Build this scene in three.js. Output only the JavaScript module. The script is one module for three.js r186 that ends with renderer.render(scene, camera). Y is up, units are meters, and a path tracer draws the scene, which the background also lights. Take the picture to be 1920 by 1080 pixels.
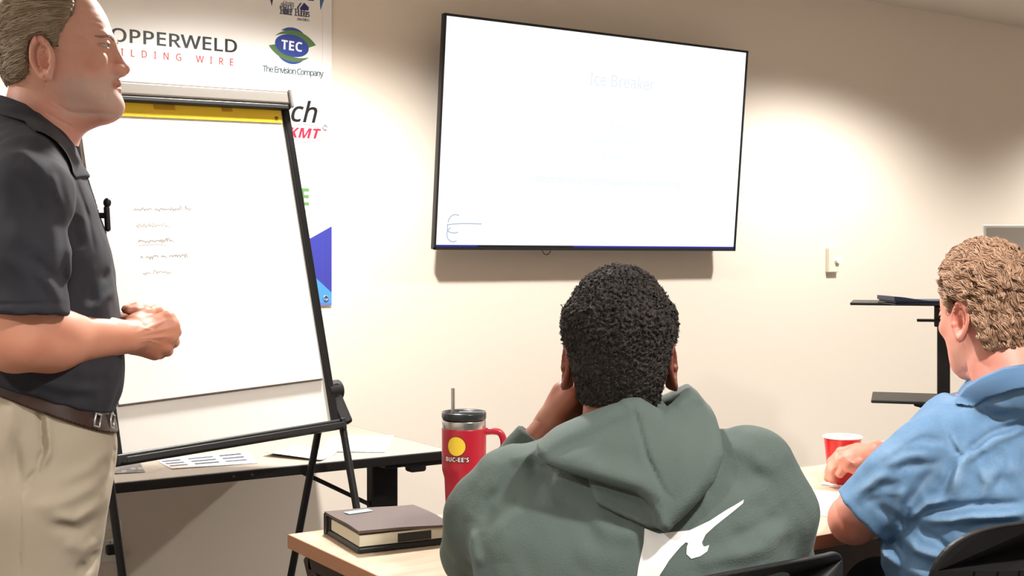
import * as THREE from 'three';
import { RoundedBoxGeometry } from 'three/addons/geometries/RoundedBoxGeometry.js';
import { mergeGeometries } from 'three/addons/utils/BufferGeometryUtils.js';
import { createNoise3D } from 'simplex-noise';

// ───────── camera, exposure, room size ─────────
const FL = 2331.3, TH = 0.582404, SN = Math.sin(TH), CS = Math.cos(TH), HOR = 484.4, EYE = 1.27, CZ = 3.9245;
const scene = new THREE.Scene();
scene.background = new THREE.Color(0x000000);
const camera = new THREE.PerspectiveCamera(2 * Math.atan(540 / FL) * 180 / Math.PI, 16 / 9, 0.05, 60);
camera.position.set(0, EYE, CZ);
camera.rotation.y = -TH;
camera.setViewOffset(1920, 1080, 0, 540 - HOR, 1920, 1080);
scene.add(camera);
const renderer = new THREE.WebGLRenderer();
renderer.toneMapping = THREE.LinearToneMapping;
renderer.toneMappingExposure = 1.04;
renderer.shadowMap.enabled = true;
const LAMP = 19.5;                         // candela of one ceiling downlight
const LAMP_COLOR = new THREE.Color(1.0, 0.968, 0.925);
const CEIL = 2.468;

// ───────── small helpers ─────────
function rng(a) { return () => { a |= 0; a = a + 0x6D2B79F5 | 0; let t = Math.imul(a ^ a >>> 15, 1 | a); t = t + Math.imul(t ^ t >>> 7, 61 | t) ^ t; return ((t ^ t >>> 14) >>> 0) / 4294967296; }; }
const noise = createNoise3D(rng(7));
const lin = h => { const c = new THREE.Color(h); return [c.r, c.g, c.b]; };
const clamp = (v, a, b) => v < a ? a : v > b ? b : v;
const sstep = (a, b, v) => { v = clamp((v - a) / (b - a), 0, 1); return v * v * (3 - 2 * v); };
const mixc = (a, b, t) => [a[0] + (b[0] - a[0]) * t, a[1] + (b[1] - a[1]) * t, a[2] + (b[2] - a[2]) * t];
const used = {};
function numbered(n) { const k = used[n] = (used[n] ?? -1) + 1; return k ? n + '_' + String(k).padStart(3, '0') : n; }
function tag(o, label, category, group) { o.userData.label = label; if (category) o.userData.category = category; if (group) o.userData.group = group; return o; }
function thing(name, label, category, pos = [0, 0, 0], ry = 0, group) { const o = new THREE.Group(); o.name = numbered(name); o.position.set(...pos); o.rotation.y = ry; scene.add(o); return tag(o, label, category, group); }
function obj(name, g, m, parent = scene) {
  if (Array.isArray(g)) g = mergeGeometries(g.map(x => x.index ? x.toNonIndexed() : x));
  const o = new THREE.Mesh(g, m); o.name = parent === scene ? numbered(name) : name; o.castShadow = o.receiveShadow = true; parent.add(o); return o;
}
function struct(name, g, m) { const o = obj(name, g, m); o.userData.kind = 'structure'; return o; }
// a pixel of the 1920x1080 frame and a depth along the optical axis -> a point in the room
function V(px, py, d) { const X = (px - 960) / FL * d, Y = (HOR - py) / FL * d; return new THREE.Vector3(d * SN + X * CS, EYE + Y, CZ - d * CS + X * SN); }
function onWall(px, py, z = 0) { const d = (CZ - z) / (CS - SN * (px - 960) / FL); return V(px, py, d); }
function onLevel(px, py, y) { const d = (EYE - y) * FL / (py - HOR); return V(px, py, d); }
function box(w, h, d, x = 0, y = 0, z = 0, r = 0) { const g = r ? new RoundedBoxGeometry(w, h, d, 2, r) : new THREE.BoxGeometry(w, h, d); g.translate(x, y, z); boxUV(g); return g; }
function boxUV(g) { const p = g.attributes.position, n = g.attributes.normal, u = new Float32Array(p.count * 2); for (let i = 0; i < p.count; i++) { const ax = Math.abs(n.getX(i)), ay = Math.abs(n.getY(i)), az = Math.abs(n.getZ(i)); if (ay >= ax && ay >= az) { u[2 * i] = p.getX(i); u[2 * i + 1] = p.getZ(i); } else if (ax > az) { u[2 * i] = p.getZ(i); u[2 * i + 1] = p.getY(i); } else { u[2 * i] = p.getX(i); u[2 * i + 1] = p.getY(i); } } g.setAttribute('uv', new THREE.BufferAttribute(u, 2)); return g; }
function tube(pts, r, seg = 24, rs = 8) { return new THREE.TubeGeometry(new THREE.CatmullRomCurve3(pts.map(p => p.isVector3 ? p : new THREE.Vector3(...p))), seg, r, rs); }
function bar(a, b, w, d = w, r = 0.002) { // a rounded bar from a to b
  a = a.isVector3 ? a : new THREE.Vector3(...a); b = b.isVector3 ? b : new THREE.Vector3(...b);
  const L = a.distanceTo(b), g = new RoundedBoxGeometry(w, L, d, 2, Math.min(r, w / 2.1, d / 2.1));
  const q = new THREE.Quaternion().setFromUnitVectors(new THREE.Vector3(0, 1, 0), b.clone().sub(a).normalize());
  g.applyQuaternion(q); g.translate(...a.clone().add(b).multiplyScalar(.5).toArray()); return g;
}
function rod(a, b, r, seg = 12) { a = a.isVector3 ? a : new THREE.Vector3(...a); b = b.isVector3 ? b : new THREE.Vector3(...b); const g = new THREE.CylinderGeometry(r, r, a.distanceTo(b), seg); g.applyQuaternion(new THREE.Quaternion().setFromUnitVectors(new THREE.Vector3(0, 1, 0), b.clone().sub(a).normalize())); g.translate(...a.clone().add(b).multiplyScalar(.5).toArray()); return g; }

// ───────── textures ─────────
function tileNoise(size, cells, seed) { // periodic value noise
  const r = rng(seed), L = Array.from({ length: cells * cells }, r);
  return (u, v) => { let x = u * cells, y = v * cells; const i = Math.floor(x), j = Math.floor(y); x -= i; y -= j; x = x * x * (3 - 2 * x); y = y * y * (3 - 2 * y); const q = (a, b) => L[((b % cells + cells) % cells) * cells + (a % cells + cells) % cells]; return (q(i, j) * (1 - x) + q(i + 1, j) * x) * (1 - y) + (q(i, j + 1) * (1 - x) + q(i + 1, j + 1) * x) * y; };
}
function dataTex(size, fn, srgb, rep = [1, 1]) {
  const d = new Uint8Array(size * size * 4);
  for (let j = 0; j < size; j++) for (let i = 0; i < size; i++) { const c = fn(i / size, j / size), k = 4 * (j * size + i); for (let q = 0; q < 3; q++) d[k + q] = clamp(Math.round(255 * (Array.isArray(c) ? c[q] : c)), 0, 255); d[k + 3] = 255; }
  const t = new THREE.DataTexture(d, size, size); t.magFilter = THREE.LinearFilter; t.minFilter = THREE.LinearMipmapLinearFilter; t.generateMipmaps = true; t.wrapS = t.wrapT = THREE.RepeatWrapping; t.repeat.set(...rep); if (srgb) t.colorSpace = THREE.SRGBColorSpace; t.needsUpdate = true; return t;
}
function canvasTex(w, h, draw) { const c = document.createElement('canvas'); c.width = w; c.height = h; draw(c.getContext('2d'), w, h); const t = new THREE.CanvasTexture(c); t.colorSpace = THREE.SRGBColorSpace; t.anisotropy = 8; return t; }
const nA = tileNoise(0, 64, 1), nB = tileNoise(0, 24, 2), nC = tileNoise(0, 7, 3), nD = tileNoise(0, 128, 4);
const peelTex = dataTex(256, (u, v) => .5 * nA(u, v) + .3 * nB(u, v) + .2 * nD(u, v), false, [2.2, 2.2]);
const weaveTex = dataTex(256, (u, v) => .5 + .25 * Math.sin(u * 64 * Math.PI * 2) * Math.sin(v * 64 * Math.PI * 2) + .25 * (nD(u, v) - .5), false, [12, 12]);
const fleeceTex = dataTex(256, (u, v) => .6 * nD(u, v) + .4 * nA(u, v), false, [7, 7]);
const oakTex = dataTex(512, (u, v) => { const w = nC(u * .5, v) * .5; const g = nA(u * .125, v) * .5 + nD(u * .25, v * 1) * .3 + .2 * nB(u * .25, v + w * .1); const k = .5 + .5 * Math.sin((v * 14 + 2.2 * nC(u, v)) * 6.283); const t = clamp(.55 * g + .3 * k, 0, 1); return mixc([.87, .79, .69], [.75, .64, .53], t); }, true, [.75, 1.2]);
const floorTex = dataTex(256, (u, v) => mixc([.36, .34, .33], [.26, .245, .24], nD(u, v) * .6 + nB(u, v) * .4), true, [1.5, 1.5]);

// ───────── materials ─────────
const mat = (c, rough = .6, o = {}) => new THREE.MeshStandardMaterial({ color: c, roughness: rough, ...o });
const phys = (c, rough, o) => new THREE.MeshPhysicalMaterial({ color: c, roughness: rough, ...o });
const M = {
  wall: mat(0xe6dbcd, .9, { bumpMap: peelTex, bumpScale: .00015 }),
  ceiling: mat(0xe6ddd0, .95, { bumpMap: peelTex, bumpScale: .0004 }),
  floor: mat(0xffffff, .95, { map: floorTex }),
  baseboard: mat(0x4a443e, .6),
  black: mat(0x141414, .45), blackMetal: mat(0x161617, .38, { metalness: .3 }), blackPlastic: mat(0x0f0f10, .5),
  grey: mat(0x5d5c58, .4, { metalness: .5 }), greyDark: mat(0x3b3b3a, .5), silver: mat(0xb9bbbd, .32, { metalness: .85 }), steel: mat(0xc6c5c2, .28, { metalness: 1 }),
  white: mat(0xf2f0ea, .35), paper: mat(0xf4f2ec, .85), ivory: mat(0xe9e1cb, .45), cream: mat(0x9c9083, .5),
  oak: mat(0xefefef, .45, { map: oakTex }), oakEdge: mat(0xa8795a, .55), brown: mat(0x2b1c14, .6),
  yellow: mat(0xffdc38, .4),
};

// ───────── light: recessed downlights in rows; only their effect is in the picture ─────────
function downlight(x, z, label, power = 1) {
  const t = thing('ceiling_downlight', label, 'ceiling light', [x, CEIL, z], 0, 'recessed downlights in the ceiling');
  obj('trim_ring', new THREE.LatheGeometry([[.078, 0], [.1, 0], [.1, -.004], [.092, -.008], [.078, -.006], [.078, 0]].map(p => new THREE.Vector2(...p)), 40), M.white, t);
  obj('lens', new THREE.CylinderGeometry(.078, .078, .004, 40).translate(0, -.003, 0), new THREE.MeshStandardMaterial({ color: 0xffffff, emissive: LAMP_COLOR, emissiveIntensity: 6 }), t);
  const s = new THREE.SpotLight(LAMP_COLOR, LAMP * power, 0, 71 * Math.PI / 180, .3, 2);
  s.position.set(0, -.02, 0); s.target.position.set(0, -1, 0); s.castShadow = true; s.shadow.radius = 3.5; t.add(s); t.add(s.target);
  return t;
}
const rows = [['nearest the screen wall', .99], ['in the middle row', 3.45], ['in the rear row', 5.85]], cols = [['far left', -1.07], ['second from the left', 1.5], ['third from the left', 4.07], ['far right', 6.64]];
for (const [rn, z] of rows) for (const [cn, x] of cols) downlight(x, z, `round recessed white downlight, ${cn}, ${rn}`, z < 1 && x > 0 && x < 2 ? 1.35 : 1);

// ───────── room shell ─────────
const X0 = -2.3, X1 = 8.4, Z1 = 7.6;
struct('floor', box(X1 - X0 + .4, .1, Z1 + .4, (X0 + X1) / 2, -.05, Z1 / 2), M.floor);
struct('ceiling', box(X1 - X0 + .4, .1, Z1 + .4, (X0 + X1) / 2, CEIL + .05, Z1 / 2), M.ceiling);
struct('wall_front', box(X1 - X0 + .4, CEIL, .12, (X0 + X1) / 2, CEIL / 2, -.06), M.wall);
struct('wall_back', box(X1 - X0 + .4, CEIL, .12, (X0 + X1) / 2, CEIL / 2, Z1 + .06), M.wall);
struct('wall_left', box(.12, CEIL, Z1, X0 - .06, CEIL / 2, Z1 / 2), M.wall);
struct('wall_right', box(.12, CEIL, Z1, X1 + .06, CEIL / 2, Z1 / 2), M.wall);
struct('baseboard_front', box(X1 - X0, .1, .012, (X0 + X1) / 2, .05, .006, .003), M.baseboard);

// ───────── banner on the wall ─────────
{
  const uR = onWall(620, 300).x, uL = uR - 1.30, yB = onWall(620, 572).y, yT = 2.34, W = uR - uL, H = yT - yB, S = 1500;
  const tex = canvasTex(Math.round(W * S), Math.round(H * S), (c, w, h) => {
    const P = (px, py) => { const p = onWall(px, py, .006); return [(p.x - uL) * S, (yT - p.y) * S]; };
    const poly = (pts, col) => { c.fillStyle = col; c.beginPath(); pts.forEach((p, i) => c[i ? 'lineTo' : 'moveTo'](...P(...p))); c.closePath(); c.fill(); };
    // text whose baseline runs between two pixels of the photograph
    const text = (s, x0, y0, x1, font, hgt, col, spacing) => { const a = P(x0, y0), b = P(x1, y0); c.save(); c.font = font.replace('$', 100); const m = c.measureText(s).width; c.translate(a[0], a[1]); const k = hgt * S / 72; c.scale((b[0] - a[0]) / m, k); c.fillStyle = col; c.fillText(s, 0, 0); c.lineWidth = spacing; c.strokeStyle = col; if (spacing) c.strokeText(s, 0, 0); c.restore(); };
    const spaced = (s, x0, y0, x1, font, hgt, col) => { const a = P(x0, y0), b = P(x1, y0); c.save(); c.font = font.replace('$', 100); c.fillStyle = col; const ws = [...s].map(q => c.measureText(q).width), sum = ws.reduce((q, r) => q + r, 0), k = hgt * S / 72, gap = (b[0] - a[0] - sum * k) / (s.length - 1); let x = a[0]; [...s].forEach((q, i) => { c.save(); c.translate(x, a[1]); c.scale(k, k); c.fillText(q, 0, 0); c.lineWidth = 3; c.strokeStyle = col; c.strokeText(q, 0, 0); c.restore(); x += ws[i] * k + gap; }); c.restore(); };
    c.fillStyle = '#f1efec'; c.fillRect(0, 0, w, h);
    // copper wire maker
    text('COPPERWELD', 178, 74, 446, '$px sans-serif', .041, '#100f13', 3);
    spaced('BUILDING WIRE', 178, 100, 438, '$px sans-serif', .0215, '#a92b2b');
    // eye shaped emblem
    const e = P(547, 86), r = .062 * S;
    c.save(); c.translate(...e);
    c.fillStyle = '#33489a'; c.beginPath(); c.arc(0, 0, r, 0, 7); c.fill();
    c.fillStyle = '#f1efec'; c.beginPath(); c.ellipse(0, 0, r * 1.35, r * .72, .28, 0, 7); c.fill();
    c.fillStyle = '#56794a'; c.beginPath(); c.moveTo(-1.35 * r, .1 * r); c.bezierCurveTo(-.7 * r, 1.0 * r, .4 * r, 1.05 * r, 1.0 * r, .55 * r); c.bezierCurveTo(.3 * r, .75 * r, -.5 * r, .6 * r, -.95 * r, 0); c.closePath(); c.fill();
    c.beginPath(); c.moveTo(1.42 * r, -.16 * r); c.bezierCurveTo(.7 * r, -1.05 * r, -.4 * r, -1.0 * r, -.98 * r, -.45 * r); c.bezierCurveTo(-.2 * r, -.8 * r, .6 * r, -.5 * r, .98 * r, .02 * r); c.closePath(); c.fill();
    c.fillStyle = '#2f4699'; c.beginPath(); c.ellipse(0, 0, r * .99, r * .60, .12, 0, 7); c.fill();
    c.fillStyle = '#ffffff'; c.font = 'bold ' + r * .72 + 'px sans-serif'; c.textAlign = 'center'; c.rotate(.04); c.fillText('TEC', 0, r * .26); c.restore(); c.textAlign = 'left';
    spaced('The Envision Company', 492, 134, 606, '$px sans-serif', .020, '#3f5560');
    spaced('Est. 2004', 533, 143, 565, '$px sans-serif', .010, '#8b8b92');
    // home builders emblem at the top
    poly([[497, -40], [509, 12], [512, -4], [508, -40]], '#23304f'); poly([[614, -40], [609, -5], [600, 20], [599, -4], [604, -40]], '#3d6f9e');
    spaced('Home', 523, 26, 548, '$px serif', .026, '#4a4d60'); spaced('Builders', 551, 29, 581, '$px serif', .024, '#4a4d60'); spaced('Greater', 530, 8, 552, '$px serif', .012, '#85879a'); spaced('Albany', 523, 16, 551, '$px serif', .019, '#6b6e84'); spaced('Association', 556, 38, 580, '$px serif', .010, '#55586a');
    poly([[562, 15], [570, 5], [579, 14], [578, 20], [563, 19]], '#2c2f6e'); poly([[556, 15], [562, 6], [566, 5], [560, 14], [560, 18]], '#3b3e78'); poly([[577, 1], [588, 2], [588, -3], [577, -4]], '#333648');
    // cut-off names further down
    text('Kitch', 480, 223, 593, 'italic $px sans-serif', .068, '#0d0a0c', 3);
    const k = P(571, 250); c.strokeStyle = '#7c827e'; c.lineWidth = .003 * S; c.beginPath(); c.ellipse(k[0], k[1], .062 * S, .030 * S, 0, 0, 7); c.stroke();
    text('KMT', 538, 257, 597, 'bold italic $px sans-serif', .034, '#c41d38', 2); spaced('SYSTEMS', 550, 263, 588, '$px sans-serif', .009, '#8d6a70');
    text('EDGE', 488, 383, 581, 'bold $px sans-serif', .058, '#5f8a52', 2); spaced('electrical design', 520, 398, 583, '$px sans-serif', .012, '#9a9a98'); spaced('powered by vision', 545, 409, 601, '$px sans-serif', .010, '#a9a9a7');
    // blue corner
    poly([[380, 520], [560, 459], [640, 414], [640, 600], [380, 600]], '#3b3f9e'); poly([[380, 420], [584, 514], [640, 566], [640, 600], [380, 600]], '#4a92d8');
    poly([[-40, 40], [8, 90], [-40, 160]], '#2b3f8e'); poly([[380, 565], [640, 568], [640, 600], [380, 600]], '#5f77c4');
    // stitched hem down the side
    c.fillStyle = 'rgba(120,115,140,.25)'; c.fillRect(w - .035 * S, 0, .0015 * S, h);
  });
  const b = thing('banner', 'white vinyl sponsor banner with company logos on the wall behind the easel', 'banner', [0, 0, 0]);
  // a slightly rippled sheet with thickness
  const nx = 60, ny = 40, pos = [], uv = [], idx = []; const rip = (u, v) => .006 + .0022 * noise(u * 3.1, v * 2.2, 5) * sstep(0, .3, Math.min(u * 2, 2 - 2 * u, v * 3, 3 - v * 3)) + .0022;
  for (let j = 0; j <= ny; j++) for (let i = 0; i <= nx; i++) { const u = i / nx, v = j / ny; pos.push(uL + u * W, yB + v * H, rip(u, v)); uv.push(u, v); }
  for (let j = 0; j < ny; j++) for (let i = 0; i < nx; i++) { const a = j * (nx + 1) + i; idx.push(a, a + 1, a + nx + 2, a, a + nx + 2, a + nx + 1); }
  const g = new THREE.BufferGeometry(); g.setAttribute('position', new THREE.Float32BufferAttribute(pos, 3)); g.setAttribute('uv', new THREE.Float32BufferAttribute(uv, 2)); g.setIndex(idx); g.computeVertexNormals();
  obj('printed_sheet', g, new THREE.MeshStandardMaterial({ map: tex, roughness: .42 }), b);
  obj('backing', box(W, H, .003, (uL + uR) / 2, (yB + yT) / 2, .0025), M.white, b);
  for (const p of [onWall(611, 559, .01), onWall(609, 239, .01), new THREE.Vector3(uR - .03, yT - .03, .01)]) obj('grommet', new THREE.TorusGeometry(.008, .0025, 8, 24).translate(p.x, p.y, .0105), M.silver, b);
}

// ───────── wall screen ─────────
{
  const W = 1.45, H = .83, tilt = .0932, t = thing('television', 'large flat wall-mounted screen showing a white slide', 'television', [2.19019, EYE + .030625, .0932]);
  const p = new THREE.Group(); p.rotation.x = tilt; p.name = 'panel'; t.add(p);
  obj('casing', box(W, H, .022, W / 2, H / 2, -.0115, .004), mat(0x1b1b1d, .35), p);
  obj('rear_housing', box(W * .7, H * .55, .03, W / 2, H * .36, -.036, .012), M.black, p);
  const tex = canvasTex(1920, 1080, (c, w, h) => {
    c.fillStyle = '#ffffff'; c.fillRect(0, 0, w, h);
    c.fillStyle = '#dfe3e8'; c.textAlign = 'center'; c.font = '84px sans-serif'; c.fillText('Ice Breaker', w * .555, h * .235);
    c.font = '50px sans-serif'; c.fillStyle = '#e4e9f0'; c.fillText('Name', w * .555, h * .44); c.fillText('Education optional', w * .55, h * .508); c.fillText('Position', w * .55, h * .578);
    c.fillStyle = '#dde4f0'; c.fillText('What do you hope to gain from the course', w * .535, h * .70);
    c.strokeStyle = '#a9b3c0'; c.lineWidth = 5; c.beginPath(); c.arc(w * .052, h * .895, 40, 3.2, 5.2); c.stroke(); c.beginPath(); c.arc(w * .048, h * .945, 36, 1.0, 4.2); c.stroke(); c.beginPath(); c.moveTo(w * .03, h * .90); c.lineTo(w * .03, h * .93); c.quadraticCurveTo(w * .045, h * .945, w * .062, h * .935); c.moveTo(w * .03, h * .905); c.quadraticCurveTo(w * .04, h * .895, w * .13, h * .897); c.stroke();
    c.fillStyle = '#20248c'; c.fillRect(0, h - 9, w, 9); c.fillStyle = '#101018'; c.fillRect(w * .12, h - 9, w * .3, 9);
  });
  obj('screen', new THREE.PlaneGeometry(W - .020, H - .020).translate(W / 2, H / 2 + .001, .0002), new THREE.MeshStandardMaterial({ color: 0x050505, roughness: .3, emissive: new THREE.Color(.95, .985, 1.0), emissiveMap: tex, emissiveIntensity: 1.13 }), p);
  const bz = [box(W, .009, .004, W / 2, .0045, .001), box(W, .006, .004, W / 2, H - .003, .001), box(.007, H, .004, .0035, H / 2, .001), box(.007, H, .004, W - .0035, H / 2, .001)];
  obj('bezel', bz, M.black, p);
  obj('wall_bracket', [box(.5, .3, .012, W / 2, .42, -.087), box(.04, .36, .05, W / 2 - .18, .42, -.06), box(.04, .36, .05, W / 2 + .18, .42, -.06)], M.black, t);
  const lp = onWall(1025, 473, .05); obj('cable_loop', new THREE.TorusGeometry(.019, .0016, 6, 28).translate(lp.x - 2.19019, lp.y - (EYE + .030625) + .010, -.045), M.black, t);
}

// ───────── wall controls ─────────
{
  const a = onWall(1557, 489), t = thing('dimmer_switch', 'small ivory wall plate with a round dimmer knob, right of the screen', 'wall switch', [a.x, a.y, 0]);
  obj('cover_plate', box(.066, .112, .024, 0, .004, .012, .004), M.ivory, t);
  obj('knob', new THREE.CylinderGeometry(.0125, .015, .014, 28).rotateX(Math.PI / 2).translate(.014, .002, .031), M.white, t);
  const o = onWall(205, 1016), k = thing('wall_outlet', 'white wall outlet near the floor behind the easel, black plug in it', 'outlet', [o.x, o.y, 0]);
  obj('cover_plate', box(.075, .122, .007, 0, 0, .0035, .0025), M.white, k);
  for (const s of [1, -1]) obj('socket', box(.034, .03, .003, 0, s * .026, .0075, .001), M.ivory, k);
  obj('screw', new THREE.CylinderGeometry(.003, .003, .002, 12).rotateX(Math.PI / 2).translate(0, .0, .0078), M.silver, k);
  const c = thing('power_cord', 'black power plug and cord hanging down the wall below the folding table', 'cord', [o.x, o.y - .02, 0]);
  obj('plug', box(.034, .03, .026, .002, 0, .022, .006), M.blackPlastic, c);
  obj('adapter', box(.022, .03, .02, .024, -.022, .028, .004), M.cream, c);
  obj('cable', tube([[.018, -.036, .03], [.02, -.1, .034], [.012, -.2, .03], [.03, 1 * -(o.y - .02) + .05, .05], [.2, -(o.y - .02) + .008, .1], [.6, -(o.y - .02) + .008, .08]], .004, 60), M.black, c);
}

// ───────── folding table along the wall ─────────
const TY = .74;
{
  const L = 1.83, D = .88, xr = 1.748, zf = .957, t = thing('folding_table', 'long beige laminate table with a black edge, under the banner', 'table', [xr - L / 2, 0, zf - D / 2]);
  obj('tabletop', box(L - .006, .024, D - .006, 0, TY - .012, 0, .003), M.cream, t);
  obj('edge_band', [box(L, .025, .008, 0, TY - .0135, D / 2 - .002, .003), box(L, .025, .008, 0, TY - .0135, -D / 2 + .002, .003), box(.008, .025, D, L / 2 - .002, TY - .0135, 0, .003), box(.008, .025, D, -L / 2 + .002, TY - .0135, 0, .003)], M.black, t);
  for (const px of [439, 483]) { const s = onLevel(px, 893, TY - .012); obj('screw', new THREE.CylinderGeometry(.003, .003, .003, 10).rotateX(Math.PI / 2).translate(s.x - t.position.x, TY - .013, D / 2 + .0025), M.grey, t); }
  for (const s of [1, -1]) {
    const x = s > 0 ? 1.635 - t.position.x : -.8, z = s > 0 ? .255 : .05;
    obj('leg', [box(.082, TY - .07, .04, x, (TY - .07) / 2 + .035, z, .006), box(.06, .05, D - .08, x, .03, 0, .012), box(.1, .02, D - .14, x, TY - .038, 0, .004)], M.blackMetal, t);
    obj('brace', rod([x - s * .28, TY - .035, z - .02], [x - s * .03, TY - .17, z], .006), M.black, t);
  }
  obj('folding_latch', [box(.13, .014, .05, L / 2 - .06, TY - .034, D / 2 - .04, .004), box(.05, .026, .04, L / 2 - .085, TY - .044, D / 2 - .04, .008)], M.black, t);
}
function sheet(name, label, corners, y, m, curl = 0, group, uvmap) { // a sheet of paper through four points: near-left, near-right, far-right, far-left
  const n = 10, pos = [], uv = [], idx = [], base = corners[0].clone().add(corners[2]).multiplyScalar(.5);
  for (let s = 0; s < 2; s++) for (let j = 0; j <= n; j++) for (let i = 0; i <= n; i++) { const u = i / n, v = j / n; const p = corners[0].clone().lerp(corners[1], u).lerp(corners[3].clone().lerp(corners[2], u), v); pos.push(p.x - base.x, (s ? 0 : .0007) + curl * Math.pow(Math.abs(2 * v - 1), 2) * (v < .5 ? 1 : .35) * (1 - .6 * u) + .0003, p.z - base.z); uv.push(u, v); }
  for (let s = 0; s < 2; s++) for (let j = 0; j < n; j++) for (let i = 0; i < n; i++) { const a = s * (n + 1) * (n + 1) + j * (n + 1) + i; if (!s) idx.push(a, a + 1, a + n + 2, a, a + n + 2, a + n + 1); else idx.push(a, a + n + 2, a + 1, a, a + n + 1, a + n + 2); }
  const g = new THREE.BufferGeometry(); g.setAttribute('position', new THREE.Float32BufferAttribute(pos, 3)); g.setAttribute('uv', new THREE.Float32BufferAttribute(uv, 2)); g.setIndex(idx); g.computeVertexNormals();
  const o = obj(name, g, m); o.position.set(base.x, y, base.z); tag(o, label, 'paper', group); return o;
}
{
  const L = (px, py) => onLevel(px, py, TY);
  sheet('paper_sheet', 'blank white sheet nearest the right end of the folding table', [L(604, 848), L(722, 849), L(738, 817), L(618, 819)], TY, M.paper, .002);
  sheet('paper_sheet', 'curling white sheet on the folding table, left of the easel legs', [L(492, 856), L(600, 866), L(632, 850), L(552, 838)], TY, M.paper, .012);
  const handout = canvasTex(512, 256, (c, w, h) => { c.fillStyle = '#cfcecd'; c.fillRect(0, 0, w, h); const cols = ['#3a3f4a', '#454a54', '#373d4a', '#6a564c']; const cell = (x, y, ww, hh, k) => { c.fillStyle = cols[k]; c.fillRect(x * w, y * h, ww * w, hh * h); }; for (let r = 0; r < 3; r++) { cell(.03, .16 + r * .24, .20, .13, r == 2 ? 3 : r % 2); cell(.31, .16 + r * .24, .28, .13, (r + 1) % 3); cell(.66, .16 + r * .24, .25, .13, (r + 2) % 3); } c.fillStyle = '#b9b4b4'; c.fillRect(.31 * w, .1 * h, .6 * w, .02 * h); });
  sheet('printed_handout', 'printed handout with rows of grey picture boxes on the folding table', [L(322, 880), L(484, 869), L(462, 845), L(292, 863)], TY, new THREE.MeshStandardMaterial({ map: handout, roughness: .6 }), .001);
  const dark = canvasTex(256, 128, (c, w, h) => { c.fillStyle = '#5d5a5a'; c.fillRect(0, 0, w, h); const r = rng(5); for (let i = 0; i < 26; i++) { c.fillStyle = ['#4c4a4e', '#77736f', '#57565a', '#8f8a85'][i % 4]; c.fillRect(r() * w, r() * h, 20 + r() * 50, 6 + r() * 18); } });
  sheet('printed_handout', 'dark grey printed sheet at the left end of the folding table, by the man', [L(205, 890), L(272, 886), L(262, 866), L(205, 863)], TY, new THREE.MeshStandardMaterial({ map: dark, roughness: .6 }), .001);
}

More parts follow.
